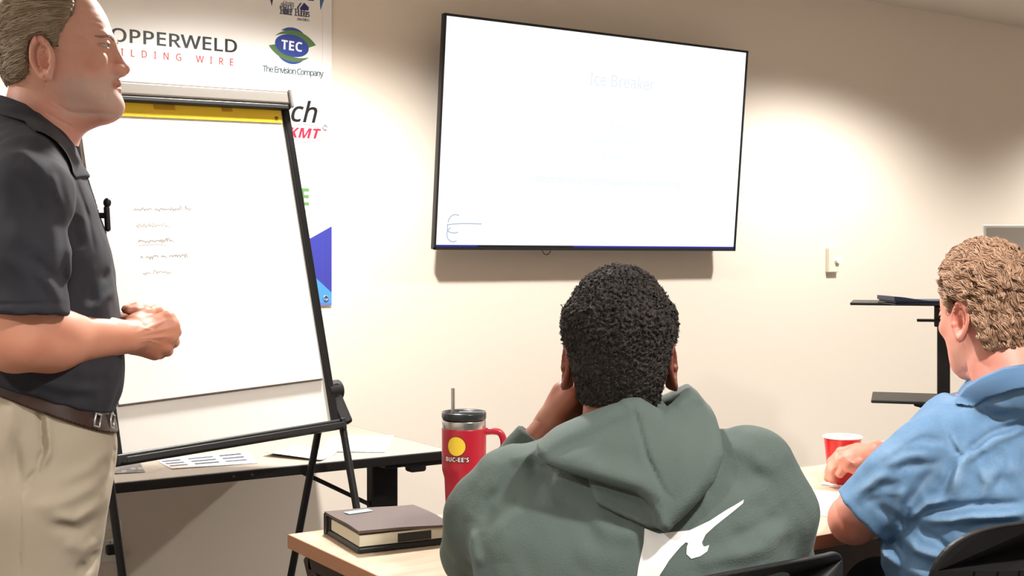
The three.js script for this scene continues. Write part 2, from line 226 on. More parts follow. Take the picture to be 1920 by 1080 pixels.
// ───────── flip-chart easel ─────────
{
  const k = .82, W = .70 * k, H = 1.029 * k, cam = new THREE.Vector3(0, EYE, CZ);
  const O = new THREE.Vector3(1.638, .7714, .4334).sub(cam).multiplyScalar(k).add(cam); // lower right corner of the board
  const yaw = -.1842, lean = .2152, roll = .04;
  const Rr = new THREE.Vector3(Math.cos(yaw), 0, Math.sin(yaw)), Nn = new THREE.Vector3(-Math.sin(yaw), 0, Math.cos(yaw)), U0 = new THREE.Vector3(0, Math.cos(lean), 0).addScaledVector(Nn, -Math.sin(lean)).normalize();
  const R = Rr.clone().multiplyScalar(Math.cos(roll)).addScaledVector(U0, Math.sin(roll)), U = U0.clone().multiplyScalar(Math.cos(roll)).addScaledVector(Rr, -Math.sin(roll)), N = R.clone().cross(U).normalize();
  const e = thing('flip_chart_easel', 'black framed whiteboard easel leaning back, between the standing man and the banner', 'easel', [O.x - W / 2, 0, O.z]);
  const bd = new THREE.Group(); bd.name = 'board'; bd.matrixAutoUpdate = true; const m4 = new THREE.Matrix4().makeBasis(R, U, N); bd.quaternion.setFromRotationMatrix(m4); bd.position.copy(O).sub(e.position); e.add(bd);
  // in the board's own frame: x from -W to 0, y from 0 to H, z towards the room
  obj('whiteboard_panel', box(W, H, .012, -W / 2, H / 2, -.006), M.white, bd);
  obj('side_rail', box(.018, H + .02, .026, -W - .005, H / 2, 0, .004), M.blackMetal, bd);
  obj('side_rail', box(.018, H + .02, .026, .005, H / 2, 0, .004), M.blackMetal, bd);
  obj('pen_tray', [box(W + .03, .026, .03, -W / 2, -.012, .004, .005), box(W + .01, .007, .045, -W / 2, -.019, .02, .003), box(W + .01, .014, .005, -W / 2, -.015, .043, .002)], M.black, bd);
  obj('tray_end', box(.014, .03, .02, .018, -.012, .016, .004), M.black, bd);
  obj('top_clamp', [box(W + .02, .034, .014, -W / 2 + .002, H - .004, .017, .006), box(W + .02, .012, .032, -W / 2 + .002, H + .012, .008, .005)], mat(0xb4b0aa, .32, { metalness: .75 }), bd);
  obj('clamp_lip', box(W + .02, .014, .016, -W / 2 + .002, H - .028, .014, .004), M.black, bd);
  obj('clamp_end_cap', box(.010, .05, .036, .014, H - .006, .012, .004), M.silver, bd);
  // pivot and legs, in the easel's frame
  const at = (x, y, z) => O.clone().addScaledVector(R, x).addScaledVector(U, y).addScaledVector(N, z).sub(e.position);
  const W3 = (px, py, d) => V(px, py, d).sub(e.position), flr = p => { p.y = .006; return p; };
  const kn = at(.022, .075, -.012);
  obj('pivot_knob', [rod(kn.clone().addScaledVector(R, -.02), kn.clone().addScaledVector(R, .020), .027, 20), bar(kn.clone(), kn.clone().add(new THREE.Vector3(.026, -.085, .03)), .036, .034, .008), rod(kn.clone().addScaledVector(N, -.02), kn.clone().addScaledVector(N, .024), .016, 18)], M.blackPlastic, e);
  const knL = at(-W - .022, .09, -.012);
  obj('pivot_knob', [rod(knL.clone().addScaledVector(R, -.018), knL.clone().addScaledVector(R, .02), .022, 20), bar(knL.clone(), knL.clone().add(new THREE.Vector3(-.01, -.075, .02)), .03, .03, .008)], M.blackPlastic, e);
  const legs = [[kn.clone().add(new THREE.Vector3(.012, -.045, .02)), flr(W3(761, 1488, 2.95))], [at(-.012, 0.03, -.018), flr(W3(489, 1381, 3.3))], [knL.clone().add(new THREE.Vector3(0, -.03, .012)), flr(W3(294, 1561, 2.75))], [at(-W + .012, .03, -.02), flr(W3(60, 1420, 3.12))]];
  for (const [a, b] of legs) { const l = obj('leg', rod(a, b, .0095, 14), M.blackMetal, e); obj('foot_cap', rod(b.clone().lerp(a, .03), b, .0125, 14), M.blackPlastic, l); }
  // the paper pad hangs from the clamp
  const pd = thing('flip_chart_pad', 'large white flip-chart pad with a yellow top strip and faint handwriting, clamped on the easel', 'paper pad', O.toArray());
  const ph = H - .018 - .105, pw = W - .026;
  const wr = canvasTex(1024, 1400, (c, w, h) => {
    c.fillStyle = '#fbfaf6'; c.fillRect(0, 0, w, h); c.lineCap = 'round';
    const r = rng(21); const scrib = (x, y, len, amp, col, lw) => { c.strokeStyle = col; c.lineWidth = lw; c.beginPath(); let X = x; c.moveTo(X, y); while (X < x + len) { const s = 7 + r() * 11, up = r() < .22 ? 2.4 : 1; c.quadraticCurveTo(X + s * .4, y - amp * up * (.6 + r() * .8), X + s, y + amp * (r() - .4)); X += s; if (r() < .12) { X += 16; c.moveTo(X, y); } } c.stroke(); };
    const ln = (x, y, len, col, lw) => { c.strokeStyle = col; c.lineWidth = lw; c.beginPath(); c.moveTo(x, y); c.quadraticCurveTo(x + len / 2, y - 8, x + len, y + 3); c.stroke(); };
    scrib(160, 250, 380, 9, '#efeae4', 2.5); scrib(90, 350, 800, 9, '#e6e2de', 2.5); ln(120, 420, 500, '#ebe6e2', 2.5);
    scrib(190, 545, 270, 11, '#8d857e', 3.5); scrib(190, 622, 140, 11, '#a8a099', 3); scrib(190, 692, 150, 11, '#938b84', 3.5); ln(190, 708, 130, '#b5ada6', 3); scrib(190, 764, 220, 13, '#8f8780', 3.5); scrib(190, 838, 140, 10, '#a29a93', 3);
    ln(150, 905, 700, '#f0ece6', 2);
  });
  const pg = new THREE.Group(); pg.name = 'pad_block'; pg.quaternion.copy(bd.quaternion); pd.add(pg);
  const y0 = .105 + .004, mk = box(pw, ph, .006, -W / 2, y0 + ph / 2, .004); const pm = mk.attributes.position, pu = mk.attributes.uv; for (let i = 0; i < pm.count; i++) pu.setXY(i, (pm.getX(i) + W / 2 + pw / 2) / pw, (pm.getY(i) - y0) / ph);
  obj('sheets', mk, new THREE.MeshStandardMaterial({ map: wr, roughness: .8 }), pg);
  const ed = []; for (let i = 0; i < 3; i++) ed.push(box(pw, .0012, .0016, -W / 2 + .0005 * i, y0 - .001 - i * .0014, .0062 - .002 * i)); obj('sheet_edges', ed, mat(0x8a7d74, .9), pg);
  obj('binding_strip', box(pw, .036, .0016, -W / 2, y0 + ph - .036, .0084), M.yellow, pg);
  obj('cardboard_tab', box(.056, .016, .002, -W * .60, y0 + ph - .026, .0102, .0008), mat(0xc59a1a, .5), pg); obj('cardboard_tab', box(.03, .01, .002, -W * .3, y0 + ph - .026, .0102, .0008), mat(0xc59a1a, .5), pg);
  obj('corner_hole', new THREE.CylinderGeometry(.005, .005, .001, 14).rotateX(Math.PI / 2).translate(-W / 2 + pw / 2 - .016, y0 + ph - .042, .0097), mat(0x6e6412, .6), pg);
}

// ───────── wooden table of the audience ─────────
const WT = { x0: .9539, x1: 3.4, z0: 1.692, z1: 2.262 };
{
  const { x0, x1, z0, z1 } = WT, L = x1 - x0, D = z1 - z0, t = thing('wooden_table', 'light oak topped table with dark legs where the seated men sit', 'table', [x0 + L / 2, 0, z0 + D / 2]);
  obj('tabletop', box(L - .004, .026, D - .004, 0, TY - .013, 0, .002), M.oak, t);
  obj('edge_band', [box(.003, .0265, D, -L / 2 + .0015, TY - .0135, 0, .001), box(.003, .0265, D, L / 2 - .0015, TY - .0135, 0, .001), box(L, .0265, .003, 0, TY - .0135, D / 2 - .0015, .001), box(L, .0265, .003, 0, TY - .0135, -D / 2 + .0015, .001)], M.oakEdge, t);
  for (const s of [-1, 1]) {
    obj('leg', [bar([s * (L / 2 - .035), TY - .03, -D / 2 + .06], [s * (L / 2 - .035), .02, D / 2 - .06], .05, .035, .006), box(.05, .03, D - .14, s * (L / 2 - .035), TY - .041, 0, .004)], M.brown, t);
    obj('leg', bar([s * (L / 2 - .035), TY - .03, D / 2 - .06], [s * (L / 2 - .035), .02, -D / 2 + .06], .05, .034, .006), M.brown, t);
  }
  obj('modesty_panel', box(L - .3, .3, .018, 0, TY - .19, -D / 2 + .12, .003), mat(0x3a261a, .6), t);
}

// ───────── binder, tumbler, cup, papers on it ─────────
{
  const a = onLevel(594, 1003, TY), b = onLevel(672, 1040, TY), c2 = onLevel(848, 1020, TY), w = b.distanceTo(c2), dp = a.distanceTo(b);
  const ax = c2.clone().sub(b).normalize(), ang = Math.atan2(-ax.z, ax.x);
  const t = thing('ring_binder', 'closed dark brown zip ring binder on the left end of the oak table', 'binder', b.toArray(), ang);
  // frame: x along the near long edge, z from the near edge away (-z)
  const th = .041, D = dp * 1.02, L = w;
  obj('back_cover', box(L, .011, D, L / 2, .0055, -D / 2, .004), M.black, t);
  const cov = new THREE.BoxGeometry(L * 1.0, .005, D, 16, 1, 12), p = cov.attributes.position; for (let i = 0; i < p.count; i++) { const x = p.getX(i) / L + .5, z = p.getZ(i) / D; p.setY(i, p.getY(i) + .0012 * Math.sin(z * 5 + x * 2) - .0035 * sstep(.4, 1, x) - .002 * sstep(.1, .5, z)); } cov.computeVertexNormals(); cov.translate(L / 2, th, -D / 2); boxUV(cov);
  obj('front_cover', cov, mat(0x54443f, .62, { bumpMap: fleeceTex, bumpScale: .0004 }), t);
  obj('spine', [box(.006, th, D * .0 + .004, 0, th / 2, -D + .004, .002), box(L * .98, th - .004, .022, L / 2, th / 2, -D + .012, .004), box(.03, th - .006, .008, .012, th / 2, -D * .93, .002)], M.black, t);
  for (const s of [.2, .5, .8]) obj('ring', new THREE.TorusGeometry(.016, .0022, 8, 24).rotateY(Math.PI / 2 * 0).translate(L * s, th / 2 + .001, -D * .9), M.steel, t);
  obj('pages', [box(L * .93, .021, D * .82, L * .485, .0225, -D * .435, .001)], mat(0xc9c3ad, .9), t);
  obj('elastic_pocket', [box(L * .36, .016, .004, L * .60, .021, -.0055, .001)], M.black, t);
  const tb = box(.052, .0012, .022, 0, 0, 0, .0005); tb.rotateY(-ang - .25 + .3); tb.translate(L * .30, th + .0032, -D * .80); obj('sticky_tab', tb, mat(0x9fc1cf, .8), t);
}
{
  const s = onLevel(870, 994, TY), t = thing('tumbler', 'tall red tumbler with a handle, lid and metal straw, on the oak table', 'tumbler', [s.x, TY, s.z], -TH);
  const P = (a) => a.map(p => new THREE.Vector2(...p));
  const red = phys(0xb3122c, .36, { clearcoat: .3, clearcoatRoughness: .4 });
  const band = [[.0305, .004], [.033, .0], [.0345, .01], [.0375, .085], [.0385, .103], [.0425, .118], [.0430, .125], [.0436, .198], [.0436, .2]];
  obj('body', new THREE.LatheGeometry(P([[0, .001], ...band, [.042, .2005], [0, .2005]]), 64), red, t);
  obj('steel_rim', new THREE.LatheGeometry(P([[.041, .2], [.0432, .2005], [.0432, .214], [.0425, .2155], [.04, .2155]]), 64), M.steel, t);
  const lid = mat(0x2a2c2e, .25); const clear = phys(0x5a5f63, .15, { transmission: .35, thickness: 0 });
  obj('lid', new THREE.LatheGeometry(P([[0, .216], [.0415, .216], [.0435, .219], [.0438, .228], [.0425, .2315], [.039, .229], [.038, .226], [0, .226]]), 64), lid, t);
  obj('slider', [box(.045, .005, .022, .012, .2285, .0, .002), new THREE.CylinderGeometry(.006, .007, .006, 20).translate(-.018, .229, .02)], clear, t);
  obj('straw', rod([-.022, .03, 0], [-.0215, .277, .0], .0038, 16), M.steel, t);
  const hp = new THREE.CurvePath(); const hh = tube([[.040, .192, 0], [.058, .193, 0], [.070, .190, 0], [.0765, .178, 0], [.076, .15, 0], [.0745, .125, 0], [.071, .108, 0], [.058, .103, 0], [.040, .101, 0]], .0068, 60, 14); obj('handle', hh, red, t);
  // printed badge, curved with the wall of the cup
  const tex = canvasTex(512, 512, (c, w, h) => { c.clearRect(0, 0, w, h); c.fillStyle = '#1b1512'; c.beginPath(); c.arc(250, 190, 176, 0, 7); c.fill(); c.fillStyle = '#f4d03a'; c.beginPath(); c.arc(250, 190, 166, 0, 7); c.fill(); c.font = 'bold 108px sans-serif'; c.textAlign = 'center'; c.lineWidth = 22; c.strokeStyle = '#2a1512'; c.strokeText("BUC-EE'S", 252, 460, 470); c.fillStyle = '#f5f1ea'; c.fillText("BUC-EE'S", 252, 460, 470); });
  const bg = new THREE.CylinderGeometry(.0438, .0438, .056, 24, 1, true, -.95, 1.30); bg.translate(0, .162, 0);
  obj('printed_badge', bg, new THREE.MeshStandardMaterial({ map: tex, transparent: true, roughness: .45 }), t);
}
{
  const s = onLevel(1580, 906, TY), t = thing('paper_cup', 'red disposable cup with a white rim in front of the man in blue', 'cup', [s.x, TY + .0012, s.z]);
  const o = [[.029, .001], [.031, 0], [.033, .006], [.0365, .04], [.0368, .043], [.040, .075], [.0403, .078], [.0435, .108]], i = [[.0422, .108], [.039, .078], [.0355, .042], [.030, .006], [0, .005]];
  obj('cup_wall', new THREE.LatheGeometry([[0, .001], ...o].map(p => new THREE.Vector2(...p)), 56), phys(0xc4131d, .3, { clearcoat: .4 }), t);
  obj('liner', new THREE.LatheGeometry([[.0434, .1078], ...i].map(p => new THREE.Vector2(...p)), 56), M.white, t);
  obj('rim', new THREE.TorusGeometry(.0435, .0024, 10, 56).rotateX(Math.PI / 2).translate(0, .1085, 0), M.white, t);
  const L = (px, py) => onLevel(px, py, TY);
  sheet('napkin', 'white paper napkin under the red cup', [L(1538, 908), L(1600, 917), L(1622, 899), L(1562, 893)], TY, M.paper, 0);
  sheet('paper_sheet', 'white sheet on the oak table between the two seated men', [L(1440, 952), L(1570, 972), L(1625, 928), L(1506, 917)], TY, M.paper, 0);
}

// ───────── presentation stand, laptop, folder ─────────
{
  const d = 4.4, a = V(1592, 573, d), t = thing('presentation_stand', 'black pedestal stand with a thin top shelf and a lower shelf, far right', 'stand', [V(1769, 700, d + .1).x, 0, V(1769, 700, d + .1).z], -TH - .30);
  const K = d / FL, lx = px => (px - 1769) * K, ly = py => EYE + (HOR - py) * K;
  obj('top_shelf', box(.68, .010, .30, lx(1592) + .352, ly(571), -.02, .003), M.black, t);
  obj('shelf_arm', [box(.05, .075, .05, lx(1765), ly(595), .02, .004), box(.12, .008, .07, lx(1752), ly(603), .03, .002)], M.black, t);
  obj('column', box(.044, ly(576) - .06, .05, 0, (ly(576) - .06) / 2 + .05, 0, .005), M.blackMetal, t);
  obj('lower_shelf', [box(.52, .01, .3, lx(1640) + .255, ly(752), .05, .004)], M.black, t);
  obj('shelf_bracket', bar([-.10, ly(757), .1], [-.02, ly(772), .02], .02, .02, .004), M.black, t);
  obj('base', [bar([-.3, .05, .25], [.3, .05, -.25], .05, .03, .01), bar([-.3, .05, -.25], [.3, .05, .25], .05, .03, .01)], M.black, t);
  for (const [x, z] of [[-.3, .25], [.3, -.25], [-.3, -.25], [.3, .25]]) obj('caster', new THREE.CylinderGeometry(.025, .025, .02, 18).rotateX(Math.PI / 2).translate(x, .025, z), M.blackPlastic, t);
  const ty = ly(571) + .006;
  const w3 = (px, dd) => V(px, 560, dd);
  const lp = w3(1928, 4.36), l = thing('laptop', 'open silver laptop seen from its lid, on top of the stand', 'laptop', [lp.x, ty, lp.z], -TH);
  const lid = new THREE.Group(); lid.name = 'lid'; lid.rotation.x = -.12; lid.position.set(0, .012, .10); l.add(lid);
  obj('lid_shell', box(.37, .262, .007, 0, .131, 0, .0034), mat(0xd6d4d0, .4, { metalness: .5 }), lid); obj('lid_panel', box(.352, .244, .002, 0, .131, .0032, .0009), mat(0xa39c94, .45, { metalness: .3 }), lid);
  obj('base', box(.37, .014, .25, 0, .007, -.03, .005), M.silver, l);
  const fp = w3(1735, 4.30), f = thing('document_folder', 'dark blue folder with a lifted corner lying on the stand top', 'folder', [fp.x, ty, fp.z], -TH);
  const mk = (lift, th, w, dp, y) => { const g = new THREE.BoxGeometry(w, th, dp, 24, 1, 4), p = g.attributes.position; for (let i = 0; i < p.count; i++) { const u = p.getX(i) / w + .5, up = p.getY(i) > 0; p.setY(i, y + p.getY(i) + (up ? lift : lift * .25) * Math.pow(1 - sstep(0, .5, u), 1.2)); } g.computeVertexNormals(); return boxUV(g); };
  obj('lower_cover', mk(0, .004, .27, .20, .002), mat(0x14161c, .5), f); obj('papers', mk(.012, .006, .264, .19, .007), mat(0x1c2740, .7), f); obj('upper_cover', mk(.014, .004, .275, .2, .012), mat(0x12203c, .45), f);
}

// ───────── chairs ─────────
function chair(label, x, z, ry, top) {
  const t = thing('shell_chair', label, 'chair', [x, 0, z], ry, undefined), w = .47, h = .40;
  const s = new THREE.Shape(), r = .11; s.moveTo(-w / 2 + .05, 0); s.lineTo(w / 2 - .05, 0); s.quadraticCurveTo(w / 2, .0, w / 2, .06); s.lineTo(w / 2, h - r); s.quadraticCurveTo(w / 2, h - .012, w / 2 - r, h - .005); s.quadraticCurveTo(0, h + .012, -w / 2 + r, h - .005); s.quadraticCurveTo(-w / 2, h - .012, -w / 2, h - r); s.lineTo(-w / 2, .06); s.quadraticCurveTo(-w / 2, 0, -w / 2 + .05, 0);
  for (let i = 0; i < 11; i++) for (let j = 0; j < 6; j++) { const cx = (i - 5) * .036, cy = .075 + j * .046, q = new THREE.Path(), a = .0042, b = .011; q.moveTo(cx - a, cy - b); q.lineTo(cx + a, cy - b); q.lineTo(cx + a, cy + b); q.lineTo(cx - a, cy + b); q.closePath(); s.holes.push(q); }
  const g = new THREE.ExtrudeGeometry(s, { depth: .006, bevelEnabled: true, bevelSize: .003, bevelThickness: .003, bevelSegments: 2, curveSegments: 14 });
  const p = g.attributes.position; for (let i = 0; i < p.count; i++) { const X = p.getX(i), Y = p.getY(i); p.setZ(i, p.getZ(i) + .06 - X * X * 1.5 + (Y / h - .5) * .07); } g.computeVertexNormals(); boxUV(g); g.translate(0, top - h, .10);
  obj('backrest', g, M.blackPlastic, t);
  const sg = new RoundedBoxGeometry(.46, .02, .44, 4, .009), sp = sg.attributes.position; for (let i = 0; i < sp.count; i++) { const X = sp.getX(i), Z = sp.getZ(i); sp.setY(i, sp.getY(i) + .1 * X * X - (Z < -.15 ? (Z + .15) * (Z + .15) * 2 : 0)); } sg.computeVertexNormals(); sg.translate(0, .44, -.10);
  obj('seat', sg, M.blackPlastic, t);
  for (const sx of [-1, 1]) { obj('leg', tube([[sx * .2, top - .16, .155], [sx * .21, .5, .13], [sx * .215, .3, .11], [sx * .22, .012, .2]], .011, 30, 10), M.blackMetal, t); obj('leg', tube([[sx * .21, .42, .06], [sx * .215, .42, -.2], [sx * .22, .38, -.27], [sx * .225, .012, -.34]], .011, 30, 10), M.blackMetal, t); }
  return t;
}
chair('black perforated chair behind the man in the blue shirt', 1.965, 2.50, -.08, .835);
chair('black chair behind the young man in the hoodie, only its top showing', 1.285, 2.46, .0, .832);

// ───────── people: smooth fields meshed with surface nets ─────────
const cap = (a, b, ra, rb = ra) => { const [ax, ay, az] = a, bx = b[0] - ax, by = b[1] - ay, bz = b[2] - az, L = 1 / (bx * bx + by * by + bz * bz); return (x, y, z) => { const px = x - ax, py = y - ay, pz = z - az; let h = (px * bx + py * by + pz * bz) * L; h = h < 0 ? 0 : h > 1 ? 1 : h; const dx = px - bx * h, dy = py - by * h, dz = pz - bz * h; return Math.sqrt(dx * dx + dy * dy + dz * dz) - ra - (rb - ra) * h; }; };
const chain = (pts, rs, k = .01) => uni(k, ...pts.slice(1).map((p, i) => cap(pts[i], p, rs[i], rs[i + 1])));
const ell = (c, r) => { const m = Math.min(...r); return (x, y, z) => { const X = (x - c[0]) / r[0], Y = (y - c[1]) / r[1], Z = (z - c[2]) / r[2], l = Math.sqrt(X * X + Y * Y + Z * Z); const gx = X / r[0], gy = Y / r[1], gz = Z / r[2], g = Math.sqrt(gx * gx + gy * gy + gz * gz); return g < 1e-6 ? -m : l * (l - 1) / g; }; };
const smn = (a, b, k) => { const h = k - Math.abs(a - b); return h > 0 ? Math.min(a, b) - h * h / (4 * k) : Math.min(a, b); };
const uni = (k, ...f) => f.length === 1 ? f[0] : (x, y, z) => { let d = f[0](x, y, z); for (let i = 1; i < f.length; i++) d = smn(d, f[i](x, y, z), k); return d; };
const sub = (k, f, g) => (x, y, z) => -smn(-f(x, y, z), g(x, y, z), k);
const cut = (k, f, g) => (x, y, z) => -smn(-f(x, y, z), -g(x, y, z), k);        // both
const plane = (n, p) => { const l = Math.hypot(...n), a = n[0] / l, b = n[1] / l, c = n[2] / l, e = a * p[0] + b * p[1] + c * p[2]; return (x, y, z) => a * x + b * y + c * z - e; };
function poly2(pts) { return (x, y) => { let d = 1e9, s = 1; for (let i = 0, j = pts.length - 1; i < pts.length; j = i++) { const a = pts[i], b = pts[j], ex = b[0] - a[0], ey = b[1] - a[1], wx = x - a[0], wy = y - a[1]; let t = (wx * ex + wy * ey) / (ex * ex + ey * ey); t = t < 0 ? 0 : t > 1 ? 1 : t; const qx = wx - ex * t, qy = wy - ey * t; d = Math.min(d, qx * qx + qy * qy); const c1 = y >= a[1], c2 = y < b[1], c3 = ex * wy > ey * wx; if (c1 && c2 && c3 || !c1 && !c2 && !c3) s = -s; } return s * Math.sqrt(d); }; }
// body of changing section: keys [y, xBack, xFront, halfWidth, zCentre], smooth in y
function loft(keys, n = 2.3, egg = 0, round = .02) {
  keys = keys.slice().sort((a, b) => a[0] - b[0]); const N = 200, y0 = keys[0][0], y1 = keys[keys.length - 1][0], T = [];
  for (let q = 0; q <= N; q++) { const y = y0 + (y1 - y0) * q / N; let i = 0; while (i < keys.length - 2 && y > keys[i + 1][0]) i++; const k0 = keys[Math.max(0, i - 1)], k1 = keys[i], k2 = keys[i + 1], k3 = keys[Math.min(keys.length - 1, i + 2)], h = k2[0] - k1[0], t = (y - k1[0]) / h; const row = []; for (let c = 1; c < 5; c++) { const v = k => k[c] ?? 0, s = (v(k2) - v(k1)) / h; let m1 = k0 === k1 ? s : (v(k2) - v(k0)) / (k2[0] - k0[0]), m2 = k3 === k2 ? s : (v(k3) - v(k1)) / (k3[0] - k1[0]); const t2 = t * t, t3 = t2 * t; row.push((2 * t3 - 3 * t2 + 1) * v(k1) + (t3 - 2 * t2 + t) * h * m1 + (-2 * t3 + 3 * t2) * v(k2) + (t3 - t2) * h * m2); } T.push(row); }
  return (x, y, z) => {
    let q = (y - y0) / (y1 - y0) * N; q = q < 0 ? 0 : q > N ? N : q; const i = Math.min(N - 1, q | 0), f = q - i, A = T[i], B = T[i + 1];
    const b = A[0] + (B[0] - A[0]) * f, fr = A[1] + (B[1] - A[1]) * f, w = A[2] + (B[2] - A[2]) * f, zc = A[3] + (B[3] - A[3]) * f, c = (b + fr) / 2, a = (fr - b) / 2;
    const t = (x - c) / a, ww = w * (1 - egg * clamp(t, -1.2, 1.2)), s = (z - zc) / ww; const rho = n === 2 ? Math.sqrt(t * t + s * s) : Math.pow(Math.pow(Math.abs(t), n) + Math.pow(Math.abs(s), n), 1 / n);
    const d = (rho - 1) * Math.min(a, ww), e = Math.max(y - y1, y0 - y);
    return e > -round ? -smn(-d, -(e), round) : d;
  };
}
// folds in cloth: ridges along polylines given in the local x, y plane
function folds(list) { // {p: points, a: height, w: width}; each polyline is one smooth ridge (or groove) that fades at both ends
  const S = list.map(f => { const L = [0]; for (let i = 1; i < f.p.length; i++) L.push(L[i - 1] + Math.hypot(f.p[i][0] - f.p[i - 1][0], f.p[i][1] - f.p[i - 1][1])); const m = f.w * 3.2; return { ...f, L, T: L[L.length - 1], iw: 1 / (f.w * f.w), x0: Math.min(...f.p.map(q => q[0])) - m, x1: Math.max(...f.p.map(q => q[0])) + m, y0: Math.min(...f.p.map(q => q[1])) - m, y1: Math.max(...f.p.map(q => q[1])) + m }; });
  return (x, y) => {
    let s = 0; for (const f of S) {
      if (x < f.x0 || x > f.x1 || y < f.y0 || y > f.y1) continue; let D = 1e9, at = 0;
      for (let i = 0; i + 1 < f.p.length; i++) { const a = f.p[i], b = f.p[i + 1], ex = b[0] - a[0], ey = b[1] - a[1], wx = x - a[0], wy = y - a[1]; let t = (wx * ex + wy * ey) / (ex * ex + ey * ey); t = t < 0 ? 0 : t > 1 ? 1 : t; const d = (wx - ex * t) ** 2 + (wy - ey * t) ** 2; if (d < D) { D = d; at = f.L[i] + t * (f.L[i + 1] - f.L[i]); } }
      const u = at / f.T; s += f.a * Math.exp(-D * f.iw) * sstep(-.12, .3, u) * sstep(-.12, .3, 1 - u);
    } return s;
  };
}
function sdfMesh(f, lo, hi, h, col, uvs = 1) {
  const nx = Math.ceil((hi[0] - lo[0]) / h) + 1, ny = Math.ceil((hi[1] - lo[1]) / h) + 1, nz = Math.ceil((hi[2] - lo[2]) / h) + 1, G = new Float32Array(nx * ny * nz), B = 4, rad = B * h * .5 * 1.74 * 1.6;
  for (let k = 0; k < nz; k += B) for (let j = 0; j < ny; j += B) for (let i = 0; i < nx; i += B) {
    const v = f(lo[0] + (i + 1.5) * h, lo[1] + (j + 1.5) * h, lo[2] + (k + 1.5) * h), far = Math.abs(v) > rad;
    for (let c = k; c < Math.min(k + B, nz); c++) for (let b = j; b < Math.min(j + B, ny); b++) for (let a = i; a < Math.min(i + B, nx); a++) G[(c * ny + b) * nx + a] = far ? v : f(lo[0] + a * h, lo[1] + b * h, lo[2] + c * h);
  }
  const I = new Int32Array(nx * ny * nz).fill(-1), P = [], idx = [], o = [0, 1, nx, nx + 1, nx * ny, nx * ny + 1, nx * ny + nx, nx * ny + nx + 1], E = [[0, 1], [2, 3], [4, 5], [6, 7], [0, 2], [1, 3], [4, 6], [5, 7], [0, 4], [1, 5], [2, 6], [3, 7]];
  for (let k = 0; k < nz - 1; k++) for (let j = 0; j < ny - 1; j++) for (let i = 0; i < nx - 1; i++) {
    const q = (k * ny + j) * nx + i; let m = 0; for (let c = 0; c < 8; c++) if (G[q + o[c]] < 0) m |= 1 << c; if (m === 0 || m === 255) continue;
    let x = 0, y = 0, z = 0, n = 0; for (const [a, b] of E) { const sa = m >> a & 1, sb = m >> b & 1; if (sa === sb) continue; const va = G[q + o[a]], vb = G[q + o[b]], t = va / (va - vb); x += (a & 1) + ((b & 1) - (a & 1)) * t; y += (a >> 1 & 1) + ((b >> 1 & 1) - (a >> 1 & 1)) * t; z += (a >> 2) + ((b >> 2) - (a >> 2)) * t; n++; }
    I[q] = P.length / 3; P.push(lo[0] + (i + x / n) * h, lo[1] + (j + y / n) * h, lo[2] + (k + z / n) * h);
  }
  const quad = (s, a, b, c, d) => { if (a < 0 || b < 0 || c < 0 || d < 0) return; if (s) idx.push(a, b, c, a, c, d); else idx.push(a, c, b, a, d, c); };
  const sx = 1, sy = nx, sz = nx * ny;
  for (let k = 1; k < nz - 1; k++) for (let j = 1; j < ny - 1; j++) for (let i = 1; i < nx - 1; i++) { const q = (k * ny + j) * nx + i, s = G[q] < 0; if (s !== G[q + sx] < 0) quad(s, I[q - sy - sz], I[q - sz], I[q], I[q - sy]); if (s !== G[q + sy] < 0) quad(s, I[q - sz - sx], I[q - sx], I[q], I[q - sz]); if (s !== G[q + sz] < 0) quad(s, I[q - sx - sy], I[q - sy], I[q], I[q - sx]); }
  const n = P.length / 3, pos = new Float32Array(P), nor = new Float32Array(n * 3), C = new Float32Array(n * 3), U = new Float32Array(n * 2), e = h * .35;
  for (let i = 0; i < n; i++) {
    let x = pos[3 * i], y = pos[3 * i + 1], z = pos[3 * i + 2], gx, gy, gz, l;
    for (let it = 0; it < 2; it++) { gx = f(x + e, y, z) - f(x - e, y, z); gy = f(x, y + e, z) - f(x, y - e, z); gz = f(x, y, z + e) - f(x, y, z - e); l = Math.hypot(gx, gy, gz) || 1e-9; if (it === 0) { const g = l / (2 * e), s = clamp(f(x, y, z) / Math.max(g, .3), -.5 * h, .5 * h); x -= gx / l * s; y -= gy / l * s; z -= gz / l * s; } }
    pos[3 * i] = x; pos[3 * i + 1] = y; pos[3 * i + 2] = z; nor[3 * i] = gx / l; nor[3 * i + 1] = gy / l; nor[3 * i + 2] = gz / l;
    const c = col(x, y, z); C[3 * i] = c[0]; C[3 * i + 1] = c[1]; C[3 * i + 2] = c[2]; U[2 * i] = (x + .6 * z) * uvs; U[2 * i + 1] = (y + .35 * z) * uvs;
  }
  const g = new THREE.BufferGeometry(); g.setAttribute('position', new THREE.BufferAttribute(pos, 3)); g.setAttribute('normal', new THREE.BufferAttribute(nor, 3)); g.setAttribute('color', new THREE.BufferAttribute(C, 3)); g.setAttribute('uv', new THREE.BufferAttribute(U, 2)); g.setIndex(idx); return g;
}
const K1 = .9438e-3, hx = px => (px - 105) * K1, hy = py => (90 - py) * K1;
